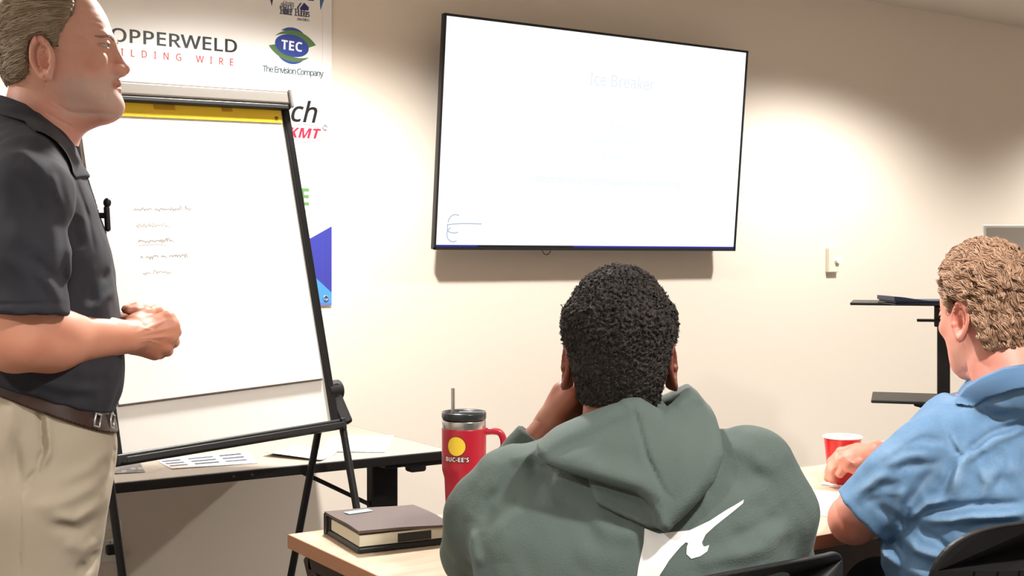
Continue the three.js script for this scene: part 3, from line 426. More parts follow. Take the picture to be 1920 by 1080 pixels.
// one head for all, in its own frame: x forward, y up, z to its right; the profile is laid out in 0.94 mm units
function headField(o = {}) {
  const wd = o.wide ?? 1, fl = o.full ?? 1;
  const cran = ell([hx(106), hy(64), 0], [.0925, .0925, .0745 * wd]);
  const face = loft([[216, 150, 219, .020], [209, 122, 222, .034], [200, 104, 226, .043], [186, 88, 225, .053 * fl], [173, 78, 222, .0595 * fl], [161, 72, 219, .063 * fl], [150, 66, 219, .0655 * fl], [138, 60, 218, .067 * fl], [120, 55, 214, .069], [100, 50, 212, .0705], [86, 45, 211, .0715], [74, 45, 211, .0725], [55, 45, 203, .073], [35, 50, 192, .0715]].map(k => [hy(k[0]), hx(k[1]), hx(k[2]), k[3] * wd]), 2.25, .17, .012);
  let d = uni(.014, cran, face);
  d = uni(.03, d, cap([hx(92), hy(140), 0], [hx(72), hy(262), 0], .053 * (o.neck ?? 1), .062 * (o.neck ?? 1)), cap([hx(186), hy(203), 0], [hx(100), hy(214), 0], .022 * (o.jowl ?? 1), .036 * (o.jowl ?? 1)));
  d = uni(.014, d, cap([hx(203), hy(77), -.030], [hx(203), hy(77), .030], .0085), ell([hx(176), hy(117), .043 * wd], [.03, .02, .016]), ell([hx(176), hy(117), -.043 * wd], [.03, .02, .016]));
  for (const s of [-1, 1]) d = sub(.012, d, ell([hx(213), hy(89), s * .032], [.013, .0095, .016]));
  const lids = []; for (const s of [-1, 1]) { lids.push(cut(.002, ell([hx(197.5), hy(89), s * .0315], [.0142, .0135, .0155]), (x, y) => -(y - hy(88.5) + .0 * x) + .0005), cut(.002, ell([hx(197.5), hy(89), s * .0315], [.0136, .0132, .0155]), (x, y) => y - hy(92.6))); }
  d = uni(.004, d, ...lids);
  d = uni(.008, d, cap([hx(210), hy(86), 0], [hx(227.5), hy(122), 0], .0072, .0085), ell([hx(229.5), hy(127.5), 0], [.0118, .0108, .0122]), ell([hx(221), hy(131), .0135], [.0128, .0092, .0085]), ell([hx(221), hy(131), -.0135], [.0128, .0092, .0085]));
  for (const s of [-1, 1]) d = sub(.0025, d, ell([hx(226), hy(140), s * .0065], [.0052, .0035, .0035]));
  for (const s of [-1, 1]) d = sub(.003, d, cap([hx(212), hy(136), s * .0245], [hx(203), hy(156), s * .0335], .0004));
  d = uni(.005, d, cap([hx(206), hy(159), -.026], [hx(219.5), hy(154.5), -.004], .0045, .006), cap([hx(206), hy(159), .026], [hx(219.5), hy(154.5), .004], .0045, .006), cap([hx(207), hy(163), -.024], [hx(217.5), hy(168), 0], .005, .0072), cap([hx(207), hy(163), .024], [hx(217.5), hy(168), 0], .005, .0072));
  for (const s of [-1, 1]) d = sub(.003, d, cap([hx(203), hy(163.5), s * .030], [hx(228), hy(161), 0], .0012));
  d = uni(.014, d, ell([hx(209), hy(197), 0], [.0145, .012, .018]));
  for (const s of [-1, 1]) d = uni(.006, d, earField(s, wd, o.earX ?? 0));
  if (o.creases) { const cr = folds([[178, 87, 170, 85, 160, 81], [178, 91, 168, 93, 158, 96], [206, 97, 196, 102, 182, 99], [203, 107, 194, 112, 184, 112], [200, 60, 185, 56, 168, 54], [196, 48, 182, 44, 168, 43], [215, 172, 208, 178, 206, 188], [172, 222, 140, 214, 112, 196], [150, 244, 125, 232, 100, 216], [112, 150, 106, 165, 100, 182]].map(c => ({ p: [[hx(c[0]), hy(c[1])], [hx(c[2]), hy(c[3])], [hx(c[4]), hy(c[5])]], a: o.creases, w: .0024 }))), f0 = d; d = (x, y, z) => { const v = f0(x, y, z); return Math.abs(v) < .02 && Math.abs(z) > .02 ? v + cr(x, y) : v; }; }
  return d;
}
function earField(s, wd, ex) { // rim, hollow, lobe; leans back and stands off the head
  const ca = Math.cos(.22), sa = Math.sin(.22), cx = hx(83 + ex), cy = hy(124), cz = .079 * wd, ct = Math.cos(.38), st = Math.sin(.38);
  return (x, y, z) => {
    const X0 = x - cx, Y0 = y - cy, Z0 = z * s - cz; const u = X0 * ct + Z0 * st, w = -X0 * st + Z0 * ct; const a = u * ca + Y0 * sa, b = -u * sa + Y0 * ca;
    if (Math.abs(a) > .05 || Math.abs(b) > .06 || Math.abs(w) > .04) return Math.max(Math.abs(a) - .03, Math.abs(b) - .045, Math.abs(w) - .02, .01);
    const tp = b > 0 ? 1 : 1 + b * 9, rx = .0185 * tp, ry = .0335, q = Math.hypot(a / rx, b / ry), rim = Math.hypot((q - 1) * .018, w - .004 - (a < 0 ? .004 : 0)) - .0044 * (a > .012 * tp ? .7 : 1);
    let d = smn(rim, Math.max((q - 1) * .018, Math.abs(w + .002) - .0045), .005);
    d = smn(d, Math.hypot((a + .0) * 1.1, b + .0315, w - .001) - .0078, .006);
    const anti = Math.hypot((Math.hypot(a / (rx * .52), (b + .002) / (ry * .56)) - 1) * .0095, w - .0035) - (a < .004 ? .0026 : .0001); d = smn(d, anti, .003);
    const con = Math.hypot((a - .004) / .0085, (b + .006) / .0125, (w - .0045) / .0075); d = -smn(-d, (con - 1) * .0075, .003);
    d = smn(d, Math.hypot(a - .0148, b + .008, (w - .003) * .9) - .0045, .004);
    return d;
  };
}
const ramp = (v, a, b) => sstep(a, b, v);
function skinColor(base, red, o = {}) { // colour of facial skin in the head frame
  const lip = lin(o.lip ?? 0xa05a50), stub = lin(o.stubble ?? 0xb8aba0), bl = lin(red), bs = lin(base);
  return (x, y, z) => {
    let c = bs; const n = .5 + .5 * noise(x * 60, y * 60, z * 60), n2 = .5 + .5 * noise(x * 16 + 9, y * 16, z * 16);
    let r = .25 * n2; r += .55 * Math.exp(-((x - hx(176)) ** 2 + (y - hy(122)) ** 2 + (Math.abs(z) - .05) ** 2) / .0007); r += .8 * Math.exp(-((x - hx(232)) ** 2 + (y - hy(130)) ** 2 + z * z) / .0004); r += Math.abs(z) > .074 && x < hx(112) ? .6 : 0; r += .5 * ramp(y, hy(175), hy(225));
    c = mixc(c, bl, clamp(r, 0, 1) * .75);
    if (o.stubble) { const j = ramp(-y, -hy(138), -hy(168)) * ramp(x, hx(112), hx(150)) * (1 - ramp(-y, -hy(216), -hy(232))), mu = Math.exp(-(((y - hy(146)) / .006) ** 2)) * ramp(x, hx(200), hx(212)); const gr = .5 + .5 * noise(x * 330, y * 330, z * 330), pa = .5 + .5 * noise(x * 45, y * 45 + 4, z * 45); c = mixc(c, stub, clamp(Math.max(j, mu), 0, 1) * (.12 + .4 * gr + .3 * pa) * (o.stubAmt ?? 1)); }
    const lp = Math.exp(-(((y - hy(161.5)) / .0078) ** 2)) * ramp(x, hx(202), hx(210)) * (1 - ramp(Math.abs(z), .020, .031)); c = mixc(c, lip, clamp(lp * 1.2, 0, 1) * .8);
    const la = Math.exp(-(((y - hy(90.3)) / .0042) ** 2) - (((Math.abs(z) - .0315) / .013) ** 4)) * ramp(x, hx(186), hx(192)); c = mixc(c, [.12, .07, .05], .55 * la); // lashes and lid edges
    return mixc(c, [c[0] * .86, c[1] * .84, c[2] * .82], n * .3);
  };
}
function eyes(parent, m4, iris, white = 0xcdc2b8) {
  for (const s of [-1, 1]) {
    const g = new THREE.SphereGeometry(.0122, 28, 20), p = g.attributes.position, C = new Float32Array(p.count * 3); g.rotateZ(-Math.PI / 2);
    const wc = lin(white), ic = lin(iris); for (let i = 0; i < p.count; i++) { const a = Math.acos(clamp(p.getX(i) / .0122, -1, 1)); const c = a < .22 ? [.01, .01, .01] : a < .6 ? ic : wc; C.set(c, 3 * i); }
    g.setAttribute('color', new THREE.BufferAttribute(C, 3)); g.translate(hx(197.5), hy(89), s * .0315); g.applyMatrix4(m4); obj('eye', g, new THREE.MeshStandardMaterial({ vertexColors: true, roughness: .15 }), parent);
  }
}
function eyebrows(parent, hf, m4, c, r) { // short hairs standing on the brow ridge
  for (const s of [-1, 1]) { const f = (x, y, z) => { const a = z * s, t = clamp((a - .013) / .037, 0, 1), yb = hy(75) + .0035 * Math.sin(Math.PI * Math.min(1, t * 1.25)) ; return Math.max(hf(x, y, z) - .0007 - .0010 * noise(x * 500, y * 250, z * 500), Math.abs(y - yb) - r * (1.15 - .6 * t), .013 - a, a - .05, hx(176) - x); }, z0 = s > 0 ? .005 : -.058; const g = sdfMesh(f, [hx(174), hy(88), z0], [hx(222), hy(62), z0 + .053], .0018, WHITE); g.applyMatrix4(m4); obj('eyebrow', g, mat(c, .9), parent); }
}
// strands of hair that follow the surface of a field
function strands(f, seedGeo, count, dir, o) {
  const P = seedGeo.attributes.position, r = rng(o.seed), pos = [], nor = [], col = [], idx = [], N = o.seg ?? 7, e = .001;
  const v = new THREE.Vector3(), d = new THREE.Vector3(), n = new THREE.Vector3(), b = new THREE.Vector3(), sN = new THREE.Vector3();
  const grad = (p, out) => out.set(f(p.x + e, p.y, p.z) - f(p.x - e, p.y, p.z), f(p.x, p.y + e, p.z) - f(p.x, p.y - e, p.z), f(p.x, p.y, p.z + e) - f(p.x, p.y, p.z - e)).normalize();
  for (let q = 0; q < count; q++) {
    v.fromBufferAttribute(P, Math.floor(r() * P.count)); const L = o.len * (.6 + .8 * r()), w0 = o.w * (.6 + .8 * r()), ph = r() * 6.28, c = o.cols[Math.floor(r() * o.cols.length)], lift0 = o.lift * (.2 + r()), base = pos.length / 3, jit = (r() - .5) * (o.jit ?? .5);
    for (let i = 0; i <= N; i++) {
      const t = i / N; grad(v, n); dir(v, d); d.addScaledVector(n, -d.dot(n)).normalize(); b.crossVectors(n, d).normalize(); const sw = Math.sin(ph + t * (o.waves ?? 3)) * (o.wave ?? .4) + jit; d.addScaledVector(b, sw).normalize(); b.crossVectors(n, d).normalize();
      const off = -f(v.x, v.y, v.z); v.addScaledVector(n, off); const lift = lift0 * Math.sin(Math.PI * Math.min(1, t * .8 + .12)) + (o.tip ?? 0) * t * t, wd = w0 * (i === 0 ? .5 : i === N ? .06 : 1 - .45 * t);
      const cx = v.x + n.x * lift, cy = v.y + n.y * lift, cz = v.z + n.z * lift; for (let k = 0; k < 5; k++) { const a = Math.PI * 2 * k / 5, ca = Math.cos(a) * wd, sa = Math.sin(a) * wd * .6; sN.set(b.x * ca + n.x * sa, b.y * ca + n.y * sa, b.z * ca + n.z * sa); pos.push(cx + sN.x, cy + sN.y, cz + sN.z); sN.normalize(); nor.push(sN.x, sN.y, sN.z); col.push(...c); }
      if (i) for (let k = 0; k < 5; k++) { const a = base + (i - 1) * 5 + k, a2 = base + (i - 1) * 5 + (k + 1) % 5; idx.push(a, a2, a2 + 5, a, a2 + 5, a + 5); }
      v.addScaledVector(d, L / N);
    }
  }
  const g = new THREE.BufferGeometry(); g.setAttribute('position', new THREE.Float32BufferAttribute(pos, 3)); g.setAttribute('normal', new THREE.Float32BufferAttribute(nor, 3)); g.setAttribute('color', new THREE.Float32BufferAttribute(col, 3)); g.setAttribute('uv', new THREE.Float32BufferAttribute(new Float32Array(pos.length / 3 * 2), 2)); g.setIndex(idx); return g;
}
function personFrame(label, px, d0) { // origin on the floor; local z runs back along the line of sight through the person, local x to the right
  const X0 = (px - 960) / FL * d0, ph = Math.atan2(X0, d0), D0 = Math.hypot(X0, d0), sp = Math.sin(ph), cp = Math.cos(ph), p = V(px, HOR, d0); const t = thing('person', label, 'person', [p.x, 0, p.z], -TH - ph);
  const q = (a, b, w = 0) => { const rx = (a - 960) / FL, k = (D0 - w) / (rx * sp + cp); return [k * (rx * cp - sp), EYE + k * (HOR - b) / FL, w]; };
  return { t, q, q2: (a, b, w = 0) => q(a, b, w).slice(0, 2) };
}
const skinMat = (o = {}) => new THREE.MeshPhysicalMaterial({ vertexColors: true, roughness: .52, sheen: .15, sheenRoughness: .5, ...o });
const cloth = (c, bump = weaveTex, bs = .0002, o = {}) => new THREE.MeshPhysicalMaterial({ color: c, roughness: .88, sheen: .25, sheenRoughness: .6, sheenColor: new THREE.Color(c).lerp(new THREE.Color(0xffffff), .3), bumpMap: bump, bumpScale: bs, ...o });
const WHITE = () => [1, 1, 1];
const place = (pos, a, pitch = 0, roll = 0, sc = 1, sx = 1) => new THREE.Matrix4().makeTranslation(...pos).multiply(new THREE.Matrix4().makeRotationY(a)).multiply(new THREE.Matrix4().makeRotationZ(pitch)).multiply(new THREE.Matrix4().makeRotationX(roll)).multiply(new THREE.Matrix4().makeScale(sc * sx, sc, sc));
const warp = (f, m4) => { const e = m4.clone().invert().elements, s = Math.cbrt(Math.abs(m4.determinant())); return (x, y, z) => s * f(e[0] * x + e[4] * y + e[8] * z + e[12], e[1] * x + e[5] * y + e[9] * z + e[13], e[2] * x + e[6] * y + e[10] * z + e[14]); };
const inflate = (f, r) => (x, y, z) => f(x, y, z) - r;
const shoe = (parent, x, z, a, c) => { const g = []; const s = sdfMesh(uni(.03, cap([-.02, .045, 0], [.15, .035, 0], .042, .036), cap([-.04, .05, 0], [-.03, .09, 0], .036, .038), cut(.004, cap([-.05, .02, 0], [.17, .02, 0], .05, .046), (x, y) => Math.abs(y - .014) - .014)), [-.12, -.01, -.07], [.24, .16, .07], .008, WHITE); s.rotateY(a); s.translate(x, 0, z); obj('shoe', s, c, parent); };

// ── the standing man ──
{
  const { t, q, q2 } = personFrame('standing grey-haired man in navy polo and khaki trousers, hands clasped', 105, 2.2);
  const hm = place(q(105, 90, 0), -.24, 0, 0, 1, .985);
  const hf = headField({ neck: 1.12, jowl: 1.25, full: 1.04, creases: .0008, earX: 22 }), sc = skinColor(0xe4b09d, 0xd28676, { stubble: 0xc4b8ae, lip: 0xb06a5c });
  const head = sdfMesh(hf, [-.125, -.175, -.105], [.145, .135, .105], .0027, sc); head.applyMatrix4(hm);
  const skinB = lin(0xd59a80), skinR = lin(0xc2765c); const armCol = (x, y, z) => { const n = .5 + .5 * noise(x * 14, y * 14, z * 14), m = .5 + .5 * noise(x * 70, y * 70, z * 70); return mixc(mixc(skinB, skinR, .2 + .5 * n), [skinB[0] * .86, skinB[1] * .8, skinB[2] * .76], m * .25); };
  // right forearm and hand
  const EL = q(30, 632, .235), WR = q(236, 632, .075);
  const fore = chain([q(34, 585, .235), EL, q(95, 637, .19), WR], [.052, .050, .0475, .0285], .03);
  const PALM = q(280, 626, .055);
  const hand = uni(.012, cap(WR, q(262, 628, .062), .026, .026), cap(q(250, 622, .055), q(314, 597, .038), .020, .0135), cap(q(250, 626, .058), q(322, 612, .046), .020, .0138), cap(q(250, 632, .056), q(320, 630, .046), .020, .0132), cap(q(252, 640, .05), q(310, 648, .040), .020, .0125), cap(q(248, 642, .045), q(290, 658, .03), .019, .017));
  const fing = (k, p, dd, tip, r) => chain([k, p, dd, tip], [r, r * .95, r * .86, r * .78], .006);
  const fingers = uni(.004,
    fing(q(314, 597, .038), q(324, 606, .004), q(306, 612, -.020), q(286, 612, -.018), .0108),
    fing(q(322, 612, .046), q(328, 622, .008), q(310, 630, -.016), q(290, 628, -.016), .0112),
    fing(q(320, 630, .046), q(325, 641, .010), q(308, 648, -.012), q(290, 644, -.012), .0106),
    fing(q(310, 648, .040), q(314, 658, .010), q(300, 664, -.008), q(284, 658, -.008), .0095));
  const thumb = chain([q(252, 606, .045), q(272, 590, .022), q(292, 585, .004), q(306, 592, -.012)], [.017, .0135, .0115, .0095], .008);
  const tend = folds([[250, 624, 316, 599], [252, 628, 322, 614], [252, 634, 320, 631]].map(v => ({ p: [q2(v[0], v[1], .07), q2(v[2], v[3], .06)], a: .0016, w: .0035 })));
  const veins = folds([{ p: [q2(262, 612, .07), q2(285, 618, .07), q2(300, 606, .07)], a: .0009, w: .002 }, { p: [q2(256, 640, .07), q2(280, 638, .07), q2(300, 645, .07)], a: .0009, w: .002 }]);
  const handF = uni(.009, hand, fingers, thumb, cap(q(200, 632, .1), WR, .036, .0285));
  const handD = (x, y, z) => handF(x, y, z) - (z > .03 ? tend(x, y) + veins(x, y) : 0);
  // left arm and hand (behind)
  const WL = q(225, 612, -.085), foreL = chain([q(10, 585, -.25), q(20, 640, -.24), q(110, 632, -.19), WL], [.050, .049, .045, .027], .03);
  const handL = uni(.009, cap(WL, q(275, 610, -.05), .027, .024), chain([q(272, 596, -.04), q(284, 588, -.006), q(276, 582, .018), q(258, 584, .03)], [.011, .0105, .0095, .0085], .006), chain([q(268, 592, -.05), q(270, 580, -.012), q(256, 577, .014), q(242, 582, .028)], [.0105, .01, .009, .008], .006), chain([q(285, 615, -.05), q(304, 612, -.04), q(318, 622, -.02), q(312, 632, -.01)], [.011, .0105, .0095, .0085], .006), chain([q(255, 590, -.05), q(248, 579, -.02), q(236, 580, .008)], [.01, .0095, .008], .006));
  const core = loft([[380, -50, 165, .13], [480, -70, 175, .135], [600, -75, 185, .135], [760, -70, 180, .125], [900, -60, 170, .125]].map(k => { const a = q(k[1], k[0]), b = q(k[2], k[0]); return [a[1], a[0], b[0], k[3]]; }), 2.4);
  const bodyF = uni(.02, core, cap(q(70, 235, 0), q(45, 330, 0), .058, .06), cap(q(40, 345, 0), q(45, 350, .16), .05, .045), cap(q(40, 345, 0), q(45, 350, -.16), .05, .045), cap(q(42, 345, .18), q(34, 585, .235), .045, .05), cap(q(30, 345, -.19), q(10, 585, -.25), .045, .05), fore, foreL, cap(q(40, 900, .09), [q(40, 900)[0], .5, .1], .07, .05), cap(q(40, 900, -.09), [q(40, 900)[0], .5, -.1], .07, .05), cap([q(40, 900)[0], .5, .1], [q(30, 900)[0], .08, .1], .05, .035), cap([q(40, 900)[0], .5, -.1], [q(30, 900)[0], .08, -.1], .05, .035));
  const cutB = sub(.001, bodyF, (x, y, z) => Math.max(-(x - q(212, 632, .1)[0]), Math.abs(y - q(212, 620)[1]) - .1));
  const body = sdfMesh(bodyF, [-.4, .02, -.36], [.24, 1.56, .36], .0085, armCol);
  const h1 = sdfMesh(handD, [WR[0] - .05, WR[1] - .08, -.05], [WR[0] + .14, WR[1] + .08, .15], .0026, armCol), h2 = sdfMesh(handL, [WL[0] - .05, WL[1] - .07, -.14], [WL[0] + .14, WL[1] + .07, .06], .0032, armCol);
  const bodyMesh = obj('body', [body, head, h1, h2], skinMat(), t);
  eyes(t, hm, 0x6a7a80);
  eyebrows(t, hf, hm, 0xa88c78, .0034);
  // hair: short, combed back, grey with brown
  const hp = poly2([[-40, -90], [170, -90], [186, -26], [166, -10], [152, 8], [154, 36], [140, 60], [132, 72], [128, 100], [118, 100], [110, 80], [94, 76], [78, 88], [72, 118], [74, 146], [46, 165], [-40, 172]].map(p => [hx(p[0]), hy(p[1])]));
  const skull = uni(.02, ell([hx(106), hy(64), 0], [.0925, .0925, .0745]), loft([[160, 22, 120, .058], [130, 12, 150, .066], [100, 10, 190, .073], [70, 8, 195, .0755], [40, 14, 185, .074]].map(k => [hy(k[0]), hx(k[1]), hx(k[2]), k[3]]), 2.2, .1));
  const hairBase = (x, y, z) => skull(x, y, z) - .0058 - .0045 * sstep(0, .08, y) - .0014 * noise(x * 30, y * 150, z * 150);
  const hairF = cut(.008, hairBase, (x, y, z) => hp(x + .0 * z, y) + .0022 * noise(x * 180, y * 180, z * 180));
  const hg = sdfMesh(hairF, [-.125, -.09, -.1], [.10, .14, .1], .003, WHITE); const greys = [0xa08e7a, 0xab9a86, 0x97826a, 0xb5a694, 0xc2b6a6, 0x9c876e].map(lin);
  const st = strands(inflate(hairF, .0002), hg, 5200, (p, d) => d.set(-1, -.35 + p.y * 3, 0), { seed: 4, len: .05, w: .0009, lift: .0018, cols: greys, wave: .1, waves: 2.0, jit: .22 });
  const hc = lin(0x93836f); const hca = hg.attributes.color; for (let i = 0; i < hca.count; i++) hca.setXYZ(i, ...hc);
  const hair = mergeGeometries([hg, st]); hair.applyMatrix4(hm); obj('hair', hair, new THREE.MeshStandardMaterial({ vertexColors: true, roughness: .6 }), t);
  // polo shirt
  const torso = loft([[222, 0, 84, .058], [250, -18, 108, .085], [275, -32, 132, .115], [300, -42, 148, .14], [335, -75, 164, .165], [400, -95, 186, .185], [480, -102, 211, .19], [560, -102, 222, .19], [640, -100, 231, .19], [700, -98, 232, .188], [742, -92, 229, .184], [770, -88, 219, .182], [800, -86, 214, .178], [830, -84, 210, .172]].map(k => { const a = q(k[1], k[0]), b = q(k[2], k[0]); return [a[1], a[0], b[0], k[3]]; }), 2.35, .06, .012);
  const slR = cut(.008, chain([q(48, 330, .13), q(50, 370, .20), q(46, 480, .235), q(42, 610, .25)], [.068, .068, .0665, .069], .03), plane([-.05, -1, 0], q(60, 588, .24)));
  const slRin = chain([q(44, 572, .245), q(41, 650, .25)], [.057, .061], .02); const yoke = uni(.03, cap(q(40, 285, 0), q(46, 330, .15), .078, .068), cap(q(40, 285, 0), q(42, 330, -.15), .078, .068));
  const slL = cut(.003, chain([q(38, 330, -.13), q(36, 370, -.20), q(28, 480, -.24), q(12, 610, -.25)], [.068, .066, .064, .066], .03), plane([-.05, -1, 0], q(20, 588, -.24)));
  const F = folds([
    [[0, 290, 45, 294, 78, 325, 108, 385], .004, .010], [[98, 330, 116, 395], .003, .006], [[150, 470, 135, 430, 152, 405], -.004, .012], [[212, 505, 190, 525, 160, 575], -.0045, .012], [[222, 545, 200, 560, 172, 590], .003, .008],
    [[118, 420, 116, 500, 118, 560], -.006, .010], [[60, 480, 90, 510, 116, 522], -.003, .010], [[70, 500, 100, 540, 110, 560], .003, .008], [[0, 470, 40, 500, 70, 560], .0025, .012], [[0, 380, 30, 410, 60, 470], .003, .014],
    [[30, 330, 60, 360, 80, 420], -.0025, .010], [[130, 690, 180, 700, 226, 690], .002, .012], [[60, 705, 120, 725, 200, 730], .003, .010], [[100, 600, 150, 640, 210, 655], -.002, .014], [[140, 330, 165, 400, 178, 470], -.0015, .004],
  ].map(([c, a, w]) => { const p = []; for (let i = 0; i < c.length; i += 2) p.push(q2(c[i], c[i + 1], .15)); return { p, a, w }; }));
  const hem = folds([{ p: [q2(-60, 568, .25), q2(118, 566, .25)], a: -.0016, w: .0025 }]);
  const neckF = warp(hf, hm), nl0 = q2(0, 205, .06), nl1 = q2(150, 318, .02), nlk = (nl1[1] - nl0[1]) / (nl1[0] - nl0[0]), neckB = (x, y, z) => Math.max(neckF(x, y, z) - .0045, (y - nl0[1] - (x - nl0[0]) * nlk) * .8);
  const hl0 = q2(0, 728, .17), hl1 = q2(212, 770, .0), hemL = (x, y) => (hl0[1] + (x - hl0[0]) * (hl1[1] - hl0[1]) / (hl1[0] - hl0[0])) - y; const polo = (x, y, z) => { let d = smn(smn(smn(torso(x, y, z), yoke(x, y, z), .03), neckB(x, y, z), .025), slR(x, y, z), .018); d = smn(d, slL(x, y, z), .018); d = -smn(-d, slRin(x, y, z), .004); d = -smn(-d, -hemL(x, y), .008); const w = .002 * noise(x * 9, y * 5, z * 9) + .0012 * noise(x * 22 + y * 9, y * 16 - x * 9, z * 20); return d - (z > 0 ? F(x, y) * 1.5 * sstep(0, .06, z) : F(x + .03, y - .02)) - w - (z > .15 ? hem(x, y) : 0); };
  obj('polo_shirt', sdfMesh(polo, [-.4, .94, -.36], [.24, 1.56, .36], .0052, WHITE, 1), cloth(0x27272f), t);
  const cpoly = poly2([[-60, 150], [0, 174], [48, 196], [93, 233], [126, 264], [148, 302], [173, 327], [140, 339], [92, 285], [48, 234], [0, 216], [-60, 205]].map(p => q2(p[0], p[1], .06)));
  const cb = (x, y, z) => smn(smn(neckF(x, y, z) - .007, torso(x, y, z), .02), yoke(x, y, z), .02);
  obj('collar', sdfMesh(cut(.003, (x, y, z) => cb(x, y, z) - .008, (x, y, z) => cpoly(x, y)), [-.2, 1.36, -.16], [.09, 1.6, .16], .0034, WHITE), cloth(0x26262e), t);
  obj('placket', sdfMesh(cut(.002, (x, y, z) => Math.abs(polo(x, y, z) - .0006) - .0016, (x, y, z) => Math.max(Math.abs(z) - .016, y - q(150, 318)[1], q(190, 440)[1] - y, q(100, 300)[0] - x)), [0, 1.27, -.03], [.14, 1.42, .03], .0026, WHITE), cloth(0x26262e), t);
  // trousers and belt
  const tl = (x, y, z) => pel(x, y, z);
  const pel = loft([[690, -84, 206, .172], [742, -84, 206, .174], [765, -86, 205, .178], [790, -90, 210, .182], [820, -95, 218, .186], [860, -100, 223, .188], [905, -102, 220, .188], [950, -100, 211, .184], [1010, -90, 195, .176], [1060, -80, 182, .165]].map(k => { const a = q(k[1], k[0], .06), b = q(k[2], k[0], .06); return [a[1], a[0], b[0], k[3]]; }), 2.5, .05, .01);
  const kx = q(70, 1300, .1)[0], legs = [uni(.03, cap(q(62, 960, .095), [kx, .52, .105], .108, .086), cap([kx, .52, .105], [kx - .03, .10, .105], .084, .070)), uni(.03, cap(q(62, 960, -.095), [kx, .52, -.105], .108, .086), cap([kx, .52, -.105], [kx - .03, .10, -.105], .084, .070))];
  const TF = folds([
    [[75, 752, 80, 800, 84, 840, 70, 880, 40, 912], -.005, .006], [[84, 770, 90, 820, 88, 850, 62, 895], .0045, .007], [[37, 800, 30, 850, 37, 910], -.004, .009], [[37, 910, 36, 1080], -.0022, .003],
    [[60, 945, 120, 935, 200, 905], .003, .012], [[95, 955, 140, 970, 195, 945], .004, .010], [[90, 975, 150, 990, 190, 975], -.003, .010], [[120, 1010, 160, 1030, 180, 1015], .003, .012], [[140, 1060, 165, 1068, 180, 1040], -.006, .010], [[195, 860, 205, 900, 190, 930], -.003, .010], [[213, 820, 217, 860, 213, 900], -.003, .004], [[20, 740, 25, 790, 40, 850], .003, .010], [[110, 900, 170, 880, 210, 850], .002, .012],
  ].map(([c, a, w]) => { const p = []; for (let i = 0; i < c.length; i += 2) p.push(q2(c[i], c[i + 1], .17)); return { p, a, w }; }));
  const pants = (x, y, z) => { let d = smn(pel(x, y, z), legs[0](x, y, z), .035); d = smn(d, legs[1](x, y, z), .035); return d - (z > 0 ? TF(x, y) * 1.5 : TF(x + .04, y) * .8) - .002 * noise(x * 10, y * 7, z * 10); };
  const beltLine = y => 0, wl = (x, y) => y - (q(0, 742, .17)[1] + (x - q(0, 742, .17)[0]) * (q(195, 797, .03)[1] - q(0, 742, .17)[1]) / (q(195, 797, .03)[0] - q(0, 742, .17)[0]));
  obj('trousers', sdfMesh(cut(.003, pants, (x, y, z) => wl(x, y) - .008), [-.4, .05, -.3], [.2, 1.12, .3], .0055, WHITE), cloth(0x9f9380, weaveTex, .0002), t);
  const belt = (x, y, z) => -smn(-(Math.abs(pel(x, y, z) - .001) - .0035), -(Math.abs(wl(x, y) - .015) - .0165), .003);
  const bl = obj('belt', sdfMesh(belt, [-.4, .9, -.28], [.2, 1.1, .28], .003, WHITE), mat(0x2e170f, .42), t);
  const bk = [], hitZ = (f, x, y) => { let z = .3; for (let i = 0; i < 120 && f(x, y, z) > .0003; i++) z -= Math.max(.0006, f(x, y, z) * .6); return z; };
  for (const [px, py, r, sx] of [[174, 777, .0145, .5], [202, 785, .016, .7]]) { const [x, y] = q2(px, py, .05), z = hitZ(pel, x, y), e = .004, n = new THREE.Vector3(pel(x + e, y, z) - pel(x - e, y, z), 0, pel(x, y, z + e) - pel(x, y, z - e)).normalize(); const g = new THREE.TorusGeometry(r, .0026, 8, 4).rotateZ(Math.PI / 4); g.scale(sx * 1.5, 1, 1); g.rotateZ(-.3); g.applyQuaternion(new THREE.Quaternion().setFromUnitVectors(new THREE.Vector3(0, 0, 1), n)); g.translate(x + n.x * .006, y, z + n.z * .006); bk.push(g.toNonIndexed()); }
  for (const g of bk) obj('buckle', g, M.silver, bl);
  for (const z of [-.1, .1]) shoe(t, kx - .03, z, 0, mat(0x2b1a12, .4));
  // microphone on the placket
  const mp = V(200, 402, 2.2), mic = thing('lapel_microphone', 'small black clip-on microphone on the front of the navy polo', 'microphone', mp.toArray(), -TH);
  const kk = 2.2 / FL; obj('windscreen', new THREE.SphereGeometry(.0068, 20, 14).scale(1, 1.25, 1).translate(.001, 22 * kk, 0), M.blackPlastic, mic); obj('capsule', new THREE.CapsuleGeometry(.0052, .036, 6, 14).rotateZ(.06).translate(.001, -8 * kk, 0), M.black, mic); obj('clip', box(.016, .010, .008, -.008, -.002, 0, .002), M.black, mic);
}

